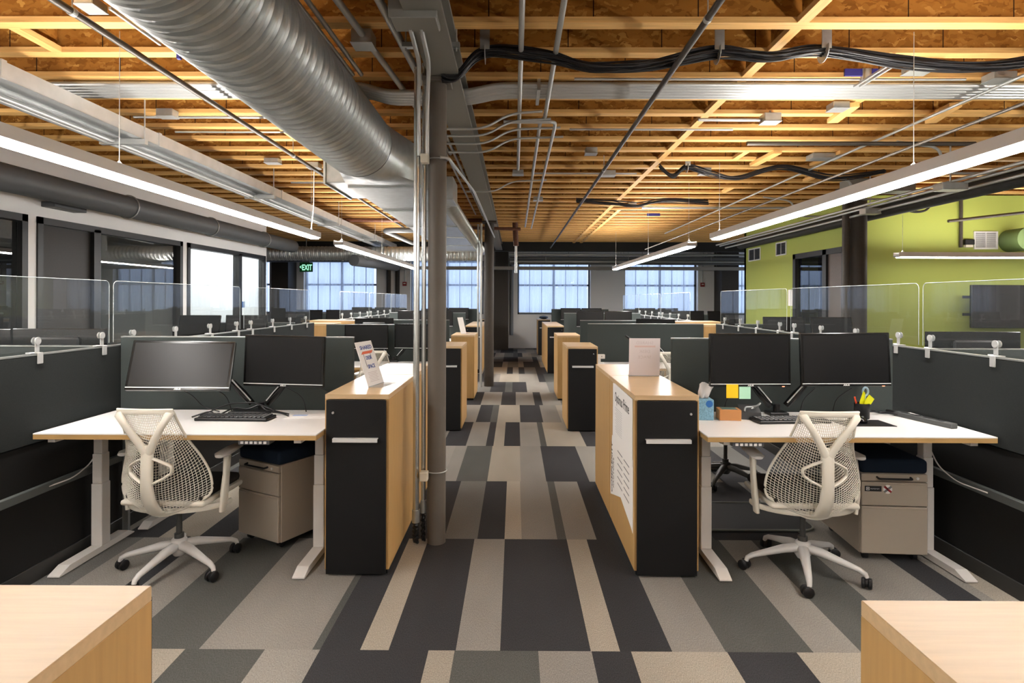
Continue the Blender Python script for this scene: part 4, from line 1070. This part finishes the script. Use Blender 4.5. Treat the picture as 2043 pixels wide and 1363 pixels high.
    t = thing('monitor_stand', 'stand of the monitor behind the middle divider on %s' % side, 'monitor stand', (s * 1.98, 8.20, .725))
    MB().box(-.1, .1, -.08, .08, 0, .012, .003).build('foot', black_plastic, t)
    MB().box(-.025, .025, -.015, .015, .012, .40, .004).build('neck', black_plastic, t)
    t = thing('monitor_stand', 'stand of the monitor beyond the near %s partition' % side, 'monitor stand', (s * 3.33, 4.22, .76))
    MB().box(-.1, .1, -.08, .08, 0, .012, .003).build('foot', black_plastic, t)
    MB().box(-.025, .025, -.015, .045, .012, .40, .004).build('neck', black_plastic, t)
monitor('extra monitor seen from behind at the far left edge', -4.0, 4.34, 1.16, w=.6, yaw=math.pi, brand=False)

# near monitors
monitor('grey reflecting monitor tilted back on the left near desk', -1.985, 3.52, 1.150, w=.575, yaw=R(9), tilt=R(19), roll=R(1.5), hh=.30)
monitor('dark monitor on the right half of the left near desk', -1.425, 3.66, 1.165, w=.50, yaw=R(-1), tilt=R(2), roll=R(1.2), hh=.315)
monitor_arm('black twin arm between the two monitors on left near desk', -1.63, 3.80, .82, [(-2.01, 3.59, 1.14), (-1.42, 3.725, 1.15)])
monitor('left monitor with paper notes on the right near desk', 1.44, 3.63, 1.185, w=.50, yaw=R(2), tilt=R(1), led=True)
monitor('right monitor on the right near desk', 2.02, 3.63, 1.190, w=.53, yaw=R(-3), tilt=R(3), roll=R(-.8), led=True)
monitor_arm('black twin arm between the two monitors on right near desk', 1.68, 3.80, .82, [(1.44, 3.695, 1.17), (2.02, 3.70, 1.17)])
# second pod monitors
monitor('left monitor of the second left desk', -1.93, 7.70, 1.055, w=.56, yaw=R(4), brand=False)
monitor('monitor behind the near column on second left desk', -1.27, 7.60, 1.07, w=.56, yaw=R(-6), brand=False)
monitor_arm('black twin arm on the second left desk', -1.60, 7.82, .725, [(-1.93, 7.76, 1.05), (-1.27, 7.665, 1.06)])
monitor_arm('bare black arm on the second right desk', 2.06, 7.82, .725, [(1.45, 7.74, 1.08), (2.35, 7.74, 1.0)])
# chairs
chair('white mesh chair turned to the left near desk', -1.93, 3.40, R(-3), R(43))
chair('white mesh chair pushed up to the right near desk', 1.655, 3.40, R(-1), R(34))
chair('white mesh chair at the second left desk, partly behind the table sign', -1.57, 6.95, R(-5), R(20))
chair('white mesh chair at the second right desk, half hidden by divider', 1.72, 6.93, R(8), R(60))
chair('dark grey chair beneath the right near desk, facing the camera', 1.80, 5.05, R(175), R(90), body=chair_dark, base=chair_dark, group='dark chairs')
# pedestals
pedestal('beige drawer pedestal with navy cushion under the left near desk', -1.61, 3.71, R(-29))
pedestal('beige drawer pedestal with stickers under the right near desk', 2.25, 3.51, R(-4), True)

# ------------------------------------------------------------------ small things on the desks
def keyboard(label, x, y, z, rz):
    t = thing('keyboard', label, 'keyboard', (x, y, z), rz)
    MB().box(-.22, .22, -.07, .07, 0, .018, .004).build('body', black_plastic, t)
    for r_ in range(5):
        for c_ in range(15):
            MB().box(-.205 + c_ * .0275, -.183 + c_ * .0275, -.052 + r_ * .0235, -.033 + r_ * .0235, .018, .025, .002).build('key', keycap, t)
    return t
keycap = P('keycap', '#3a3a3c', .35)
keyboard('black keyboard on the left near desk', -1.69, 3.58, .82, R(-2))
keyboard('black keyboard behind the chair on the right near desk', 1.66, 3.57, .82, R(4))
t = thing('laptop_dock', 'thin black dock behind the keyboard on the left near desk', 'dock', (-1.66, 3.70, .82))
MB().box(-.12, .12, -.04, .04, 0, .028, .004).build('body', black_plastic, t)
def cable(label, pts, r=.0035, mat=cable_m):
    return tag(MB().tube(fillet(pts, .05, 4), r, 6).build('cable', mat, smooth=60), label, 'cable')
cable('black cable tangle left of the twin arm on left near desk', [(-1.98, 3.62, .824), (-1.9, 3.70, .85), (-1.84, 3.63, .824), (-1.78, 3.75, .86), (-1.68, 3.72, .85), (-1.62, 3.76, .88), (-1.55, 3.68, .85), (-1.48, 3.74, .83), (-1.4, 3.66, .824)], .005)
cable('looped black cable over the keyboard on left near desk', [(-1.95, 3.66, .824), (-1.8, 3.72, .89), (-1.62, 3.70, .90), (-1.5, 3.66, .86), (-1.42, 3.72, .824)], .004)
cable('black cable hanging below the tilted left monitor', [(-2.1, 3.66, 1.0), (-2.06, 3.78, .93), (-2.02, 3.82, .85), (-1.9, 3.80, .824)])
cable('second black cable below the tilted left monitor', [(-1.9, 3.70, 1.0), (-1.85, 3.80, .92), (-1.83, 3.82, .824)])
cable('black cable hanging under the dark left-desk monitor', [(-1.45, 3.72, 1.0), (-1.36, 3.80, .92), (-1.34, 3.80, .824)])
cable('thin black cable at the right end under dark left-desk monitor', [(-1.24, 3.72, 1.0), (-1.18, 3.82, .93), (-1.19, 3.82, .85)], .0025)
cable('black cable left of the keyboard on right near desk', [(1.40, 3.74, 1.0), (1.36, 3.80, .92), (1.34, 3.80, .824)], .003)
cable('black cable below the right monitor on right near desk', [(1.90, 3.74, 1.0), (1.85, 3.80, .92), (1.83, 3.80, .824)], .003)
cable('second black cable below the right monitor on right near desk', [(2.13, 3.74, 1.0), (2.07, 3.82, .92), (2.05, 3.82, .824)], .003)
cable('white cable drooping from raceway under the left near desk', [(-2.55, 3.7, .74), (-2.58, 3.60, .55), (-2.58, 3.45, .50), (-2.60, 3.25, .50)], .004, white_metal)
cable('white cable drooping from raceway under the right near desk', [(2.54, 3.7, .74), (2.57, 3.60, .55), (2.57, 3.45, .50), (2.59, 3.25, .50)], .004, white_metal)
cable('tangled black cables at the back right of right near desk', [(2.20, 3.84, .825), (2.28, 3.78, .85), (2.36, 3.84, .825), (2.40, 3.76, .84), (2.46, 3.70, .825)], .007)
t = thing('power_strip', 'long grey power strip along the partition on the right near desk', 'power strip', (2.47, 3.58, .82), R(-78))
MB().box(-.20, .20, -.022, .022, 0, .03, .004).build('body', P('strip_grey', '#4a4c4c', .5), t)
MB().cyl((-.2, 0, .018), (-.27, 0, .018), .010, 10).build('plug_end', black_plastic, t, 50)
for q in range(4): MB().box(-.15 + .08 * q, -.11 + .08 * q, -.014, .014, .03, .032).build('socket', black_plastic, t)
t = thing('document', 'printed papers lying beside the cabinet on left near desk', 'papers', (-1.26, 3.66, .82), R(4))
MB().box(-.15, .13, -.055, .07, 0, .002).build('sheet', paper, t)
MB().box(-.12, .02, .02, .06, .002, .0028).build('printed_block', P('blue_print', '#9fb2d6', .7), t)
MB().box(-.03, .13, -.02, .075, .002, .004).build('sheet', paper, t)
# tissue box
t = thing('tissue_box', 'blue patterned tissue box beside the right near cabinet', 'tissue box', (1.155, 3.66, .82), R(-4))
MB().box(-.06, .06, -.06, .06, 0, .125, .003).build('carton', tissue_blue, t)
MB().cyl((.033, -.06, .1), (.033, -.0612, .1), .021, 20).build('round_label', blue_dot, t)
m = MB(); rows = []
for j in range(6):
    f = j / 5; rows.append([m.bm.verts.new((-.022 + i * .009 * (1 + f * .9) + f * .01, .012 * math.sin(i * 1.7 + j) * (1 - .3 * f), .12 + .10 * f + .006 * math.sin(i * 2 + j))) for i in range(7)])
for a, b_ in zip(rows, rows[1:]):
    for i in range(6): m.bm.faces.new((a[i], a[i + 1], b_[i + 1], b_[i]))
ts = m.build('tissue', paper, t, 60); sm = ts.modifiers.new('thick', 'SOLIDIFY'); sm.thickness = .002
t = thing('card_box', 'small brown cardboard box right of the tissue box', 'box', (1.315, 3.64, .82), R(-6))
MB().box(-.064, .064, -.05, .05, 0, .065, .002).build('carton', card_brown, t)
MB().box(-.045, .045, -.035, .035, .065, .067).build('lid_label', teal_card, t)
t = thing('desk_phone', 'dark desk phone with grey handset cord right of brown box', 'phone', (1.46, 3.67, .82), R(-12))
MB().poly([(-.065, -.05, 0), (-.065, .06, 0), (-.065, .06, .075), (-.065, -.05, .045)], (.12, 0, 0)).build('body', P('phone_grey', '#3b3d3f', .5), t)
MB().tube(fillet([(-.04, -.045, .05), (-.035, -.04, .075), (.0, -.02, .072), (.045, -.02, .085), (.06, -.01, .10), (.04, .0, .08), (.0, -.03, .062)], .02), .006, 8).build('cord', rail_grey, t, 50)
# sticky notes under left right-desk monitor
tag(MB().box(1.29, 1.362, 3.606, 3.608, .955, 1.038).build('sticky_note', yellow), 'yellow sticky note on the bottom edge of the left right-desk monitor', 'sticky note')
tag(MB().box(1.368, 1.437, 3.606, 3.608, .950, 1.024).build('sticky_note', mint), 'mint sticky note on the bottom edge of the left right-desk monitor', 'sticky note')
# pen cup
t = thing('pen_cup', 'round black pen cup on the right near desk', 'cup', (2.155, 3.68, .82))
m = MB().tube([(0, 0, 0), (0, 0, .004), (0, 0, .095)], [.040, .043, .043], 28, up=(0, 1, 0), cap=False)
m.tube([(0, 0, .095), (0, 0, .008), (0, 0, .0075)], [.040, .040, .001], 28, up=(0, 1, 0), cap=False)
m.cyl((0, 0, 0), (0, 0, .006), .040, 28)
m.build('cup', black_plastic, t, 40)
m = MB()
m.poly([(-.03, -.02, .07), (.01, -.01, .07), (.01, -.02, .16), (-.005, -.025, .175), (-.03, -.03, .11)], (0, .001, 0))
m.poly([(-.005, -.025, .08), (.045, -.02, .09), (.06, -.03, .125), (.02, -.045, .155), (.0, -.035, .12)], (0, .001, 0))
tag(m.build('sticky_pad', lemon), 'bright yellow folded notes standing in the black pen cup', 'notes').location = (2.155, 3.68, .82)
o = tag(MB().cyl((-.015, 0, .012), (-.05, -.01, .135), .005, 8).build('pen', orange_pen, smooth=50), 'orange pen leaning in the black pen cup', 'pen'); o.location = (2.155, 3.68, .82)
lp = [(.03 + .016 * math.cos(a), .012, .165 + .025 * math.sin(a)) for a in [R(20 * q) for q in range(19)]]
o = tag(MB().tube(lp, .006, 8, up=(0, 1, 0)).tube([(.028, .012, .142), (.01, 0, .03)], .006, 8).build('scissors', pale_blue, smooth=50), 'pale blue scissors handle showing above the pen cup', 'scissors'); o.location = (2.155, 3.68, .82)
# mouse and mat
tag(MB().box(1.92, 2.22, 3.44, 3.62, .82, .823, .001).build('mouse_mat', black_plastic), 'thin black mouse mat on the right near desk', 'mouse mat')
t = thing('computer_mouse', 'black computer mouse on the mat at right near desk', 'mouse', (2.055, 3.55, .823), R(25))
MB().tube([(0, -.055, .010), (0, -.045, .014), (0, -.02, .019), (0, .02, .019), (0, .045, .013), (0, .054, .009)], [(.014, .007), (.026, .013), (.031, .018), (.030, .018), (.024, .011), (.012, .006)], 18).build('shell', black_gloss, t, 60)
MB().cyl((-.003, -.03, .036), (.003, -.03, .036), .006, 12).build('wheel', rail_grey, t, 40)
tag(MB().box(1.93, 2.10, 3.70, 3.78, .82, .826, .001).build('notepad', P('dark_pad', '#2a2a2c', .6)), 'flat dark pad behind the mouse on right near desk', 'pad')
t = thing('power_outlet', 'white outlet block on the second right desk beside aisle cabinet', 'outlet', (1.10, 7.72, .725))
MB().box(-.06, .06, -.04, .04, .0, .012, .003).build('base', white_metal, t)
MB().box(-.075, .075, -.03, .03, .06, .115, .004).box(-.02, .02, -.02, .02, .012, .06).build('body', white_metal, t)
MB().box(.03, .036, -.0315, -.03, .08, .098).build('socket', ink, t)
t = thing('floor_mat', 'dark mat with pale curved edge on the carpet under right near desk', 'mat', (1.62, 4.24, 0), 0)
pts = []
for cx_, cy_, a0 in ((.32, .17, 0), (-.32, .17, 90), (-.32, -.17, 180), (.32, -.17, 270)):
    for q in range(6): pts.append((cx_ + .10 * math.cos(R(a0 + 18 * q)), cy_ + .10 * math.sin(R(a0 + 18 * q)), 0.001))
MB().poly(pts, (0, 0, .010)).build('mat', panel_black, t)
MB().tube([(p[0], p[1], .010) for p in pts] + [(pts[0][0], pts[0][1], .010)], .007, 8).build('rim', P('mat_rim', '#6b6d63', .5), t, 60)

# table signs
def sign_matrix(x, y, z, rz): return Matrix.Translation((x, y, z)) @ Matrix.Rotation(rz, 4, 'Z')
t = thing('table_sign', 'clear sign holder reading SHARED DESK SPACE, on the left near cabinet', 'sign', (-.86, 3.68, 1.015), R(78), 'table signs')
lean = Matrix.Rotation(R(-19), 4, 'X')
MB().box(-.11, .11, -.0015, .0015, .002, .285, M=lean).build('sheet_holder', paper, t)
MB().box(-.11, .11, -.085, .0, .0, .003).build('foot', acrylic, t)
MB().tube([(-.11, 0, .003), (.11, 0, .003)], .0025, 6).build('folded_edge', acr_edge, t)
T = lean @ Matrix.Translation((0, -.0022, 0)) @ Matrix.Rotation(math.pi / 2, 4, 'X')
for body, z, sz in (('SHARED', .245, .034), ('DESK', .178, .034), ('SPACE', .122, .034)):
    text_mesh('lettering', body, sz, ink_blue, T @ Matrix.Translation((.01, z, 0)), t, bold=.0006, sx=1.25 if body == 'SHARED' else 1)
MB().poly([(-.075, -.0028, .205), (.065, -.0028, .205), (.09, -.0028, .222), (-.05, -.0028, .222)], (0, .001, 0)).build('printed_table_top', orange_m, t).data.transform(lean)
m = MB().box(-.05, -.046, -.0026, -.002, .12, .206).box(.04, .044, -.0026, -.002, .175, .206); m.build('printed_table_legs', ink, t).data.transform(lean)
m = MB()
for q in range(7): m.box(-.065 + .004 * (q % 3), .06 - .012 * (q % 2), -.0024, -.0018, .085 - .0095 * q, .088 - .0095 * q)
m.build('small_print', ink_pale, t).data.transform(lean)
t = thing('table_sign', 'white sign holder seen from its back on the right near cabinet', 'sign', (.91, 4.16, 1.015), R(0), 'table signs')
lean2 = Matrix.Rotation(R(4), 4, 'X')
MB().box(-.108, .108, -.0015, .0015, .002, .268, M=lean2).build('sheet_holder', P('sign_back_paper', '#d6ced0', .5), t)
MB().box(-.108, .108, 0, .08, 0, .003).build('foot', acrylic, t)
MB().tube([(-.108, 0, .003), (.108, 0, .003)], .003, 6).build('folded_edge', acr_edge, t)
ghost = P('show_through_print', '#c6bbbd', .6); ghost2 = P('show_through_orange', '#d3b9b4', .6)
T = lean2 @ Matrix.Translation((0, -.0022, 0)) @ Matrix.Rotation(math.pi / 2, 4, 'X') @ Matrix.Diagonal((-1, 1, 1, 1))
for body, z in (('SHARED', .235), ('DESK', .175), ('SPACE', .135)): text_mesh('lettering', body, .03, ghost, T @ Matrix.Translation((0, z, 0)), t, ext=.0003, sx=1.1)
MB().box(-.07, .075, -.0024, -.0018, .205, .217).build('printed_table_top', ghost2, t).data.transform(lean2)
# posters taped to the right near cabinet
CXS = .855 - .18
def wall_text(name, body, size, mat, y, z, rot, par, align='CENTER', bold=0, sx=1, off=.0045):
    M = Matrix.Translation((CXS - off, y, z)) @ Matrix.Rotation(R(-90), 4, 'Z') @ Matrix.Rotation(math.pi / 2, 4, 'X') @ Matrix.Rotation(rot, 4, 'Z')
    return text_mesh(name, body, size, mat, M, par, align, .0003, bold, sx)
def sheet(label, pts, mat=paper, off=.003):
    m = MB(); m.poly([(CXS - off, y, z) for y, z in pts], (off - .0006, 0, 0))
    return tag(m.build('poster', mat), label, 'poster')
p2 = sheet('lower white poster taped on the right near cabinet, printed sideways', [(3.36, .225), (3.42, .24), (3.75, .30), (4.13, .20), (4.14, .24), (4.08, .62), (3.36, .64)], off=.002)
wall_text('heading', 'COMPLEXITY', .055, ink, 4.075, .40, R(90), p2, bold=.001, sx=1.05, off=.0025)
wall_text('heading', 'FACTORS', .045, ink, 4.01, .38, R(90), p2, sx=1.05, off=.0025)
m = MB()
for q in range(6):
    for b_ in range(2):
        m.box(CXS - .0026, CXS - .002, 3.86 - b_ * .22 - .17, 3.86 - b_ * .22, .565 - q * .042, .572 - q * .042)
m.build('text_lines', P('print_dark', '#6f7073', .8), p2)
p1 = sheet('upper white poster with a two-word heading taped on the right near cabinet', [(3.37, .60), (4.04, .60), (4.03, .985), (3.96, .99), (3.37, .985)], off=.004)
wall_text('heading', 'Optimus Prime', .088, ink, 3.71, .905, 0, p1, bold=.0006, sx=.90)
m = MB()
for q in range(12): m.box(CXS - .0046, CXS - .004, 3.70, 3.95 - .02 * (q % 3), .835 - q * .014, .838 - q * .014)
m.build('text_lines', P('print_light', '#b9b9bc', .8), p1)
# small object on the last cabinet
t = thing('desk_toy', 'small dark rounded object on the last right cabinet', 'ornament', (.82, 16.8, 1.0))
MB().tube([(0, -.1, .03), (0, 0, .05), (0, .1, .03)], [(.09, .028), (.13, .045), (.07, .028)], 14).build('body', black_plastic, t, 60)
# papers standing on left far cabinet
t = thing('table_sign', 'small leaning white card on the wooden-ended left cabinet', 'sign', (-.82, 9.5, 1.0), R(70), 'table signs')
MB().box(-.1, .1, -.0015, .0015, .003, .27, M=Matrix.Rotation(R(-14), 4, 'X')).build('sheet_holder', paper, t)
MB().box(-.1, .1, -.07, 0, 0, .003).build('foot', acrylic, t)

# ------------------------------------------------------------------ world and view
w = bpy.data.worlds.new('sky'); SC.world = w; w.use_nodes = True
bg = w.node_tree.nodes['Background']; bg.inputs[0].default_value = (.70, .80, 1, 1); bg.inputs[1].default_value = .33
SC.view_settings.view_transform = 'Standard'; SC.view_settings.look = 'None'
SC.view_settings.gamma = 1; SC.view_settings.use_curve_mapping = False
SC.view_settings.exposure = 2.22
SC.cycles.max_bounces = 6; SC.cycles.use_adaptive_sampling = True; SC.cycles.adaptive_threshold = .02; SC.cycles.transparent_max_bounces = 16
SC.cycles.use_denoising = True
SC.cycles.sample_clamp_indirect = 6
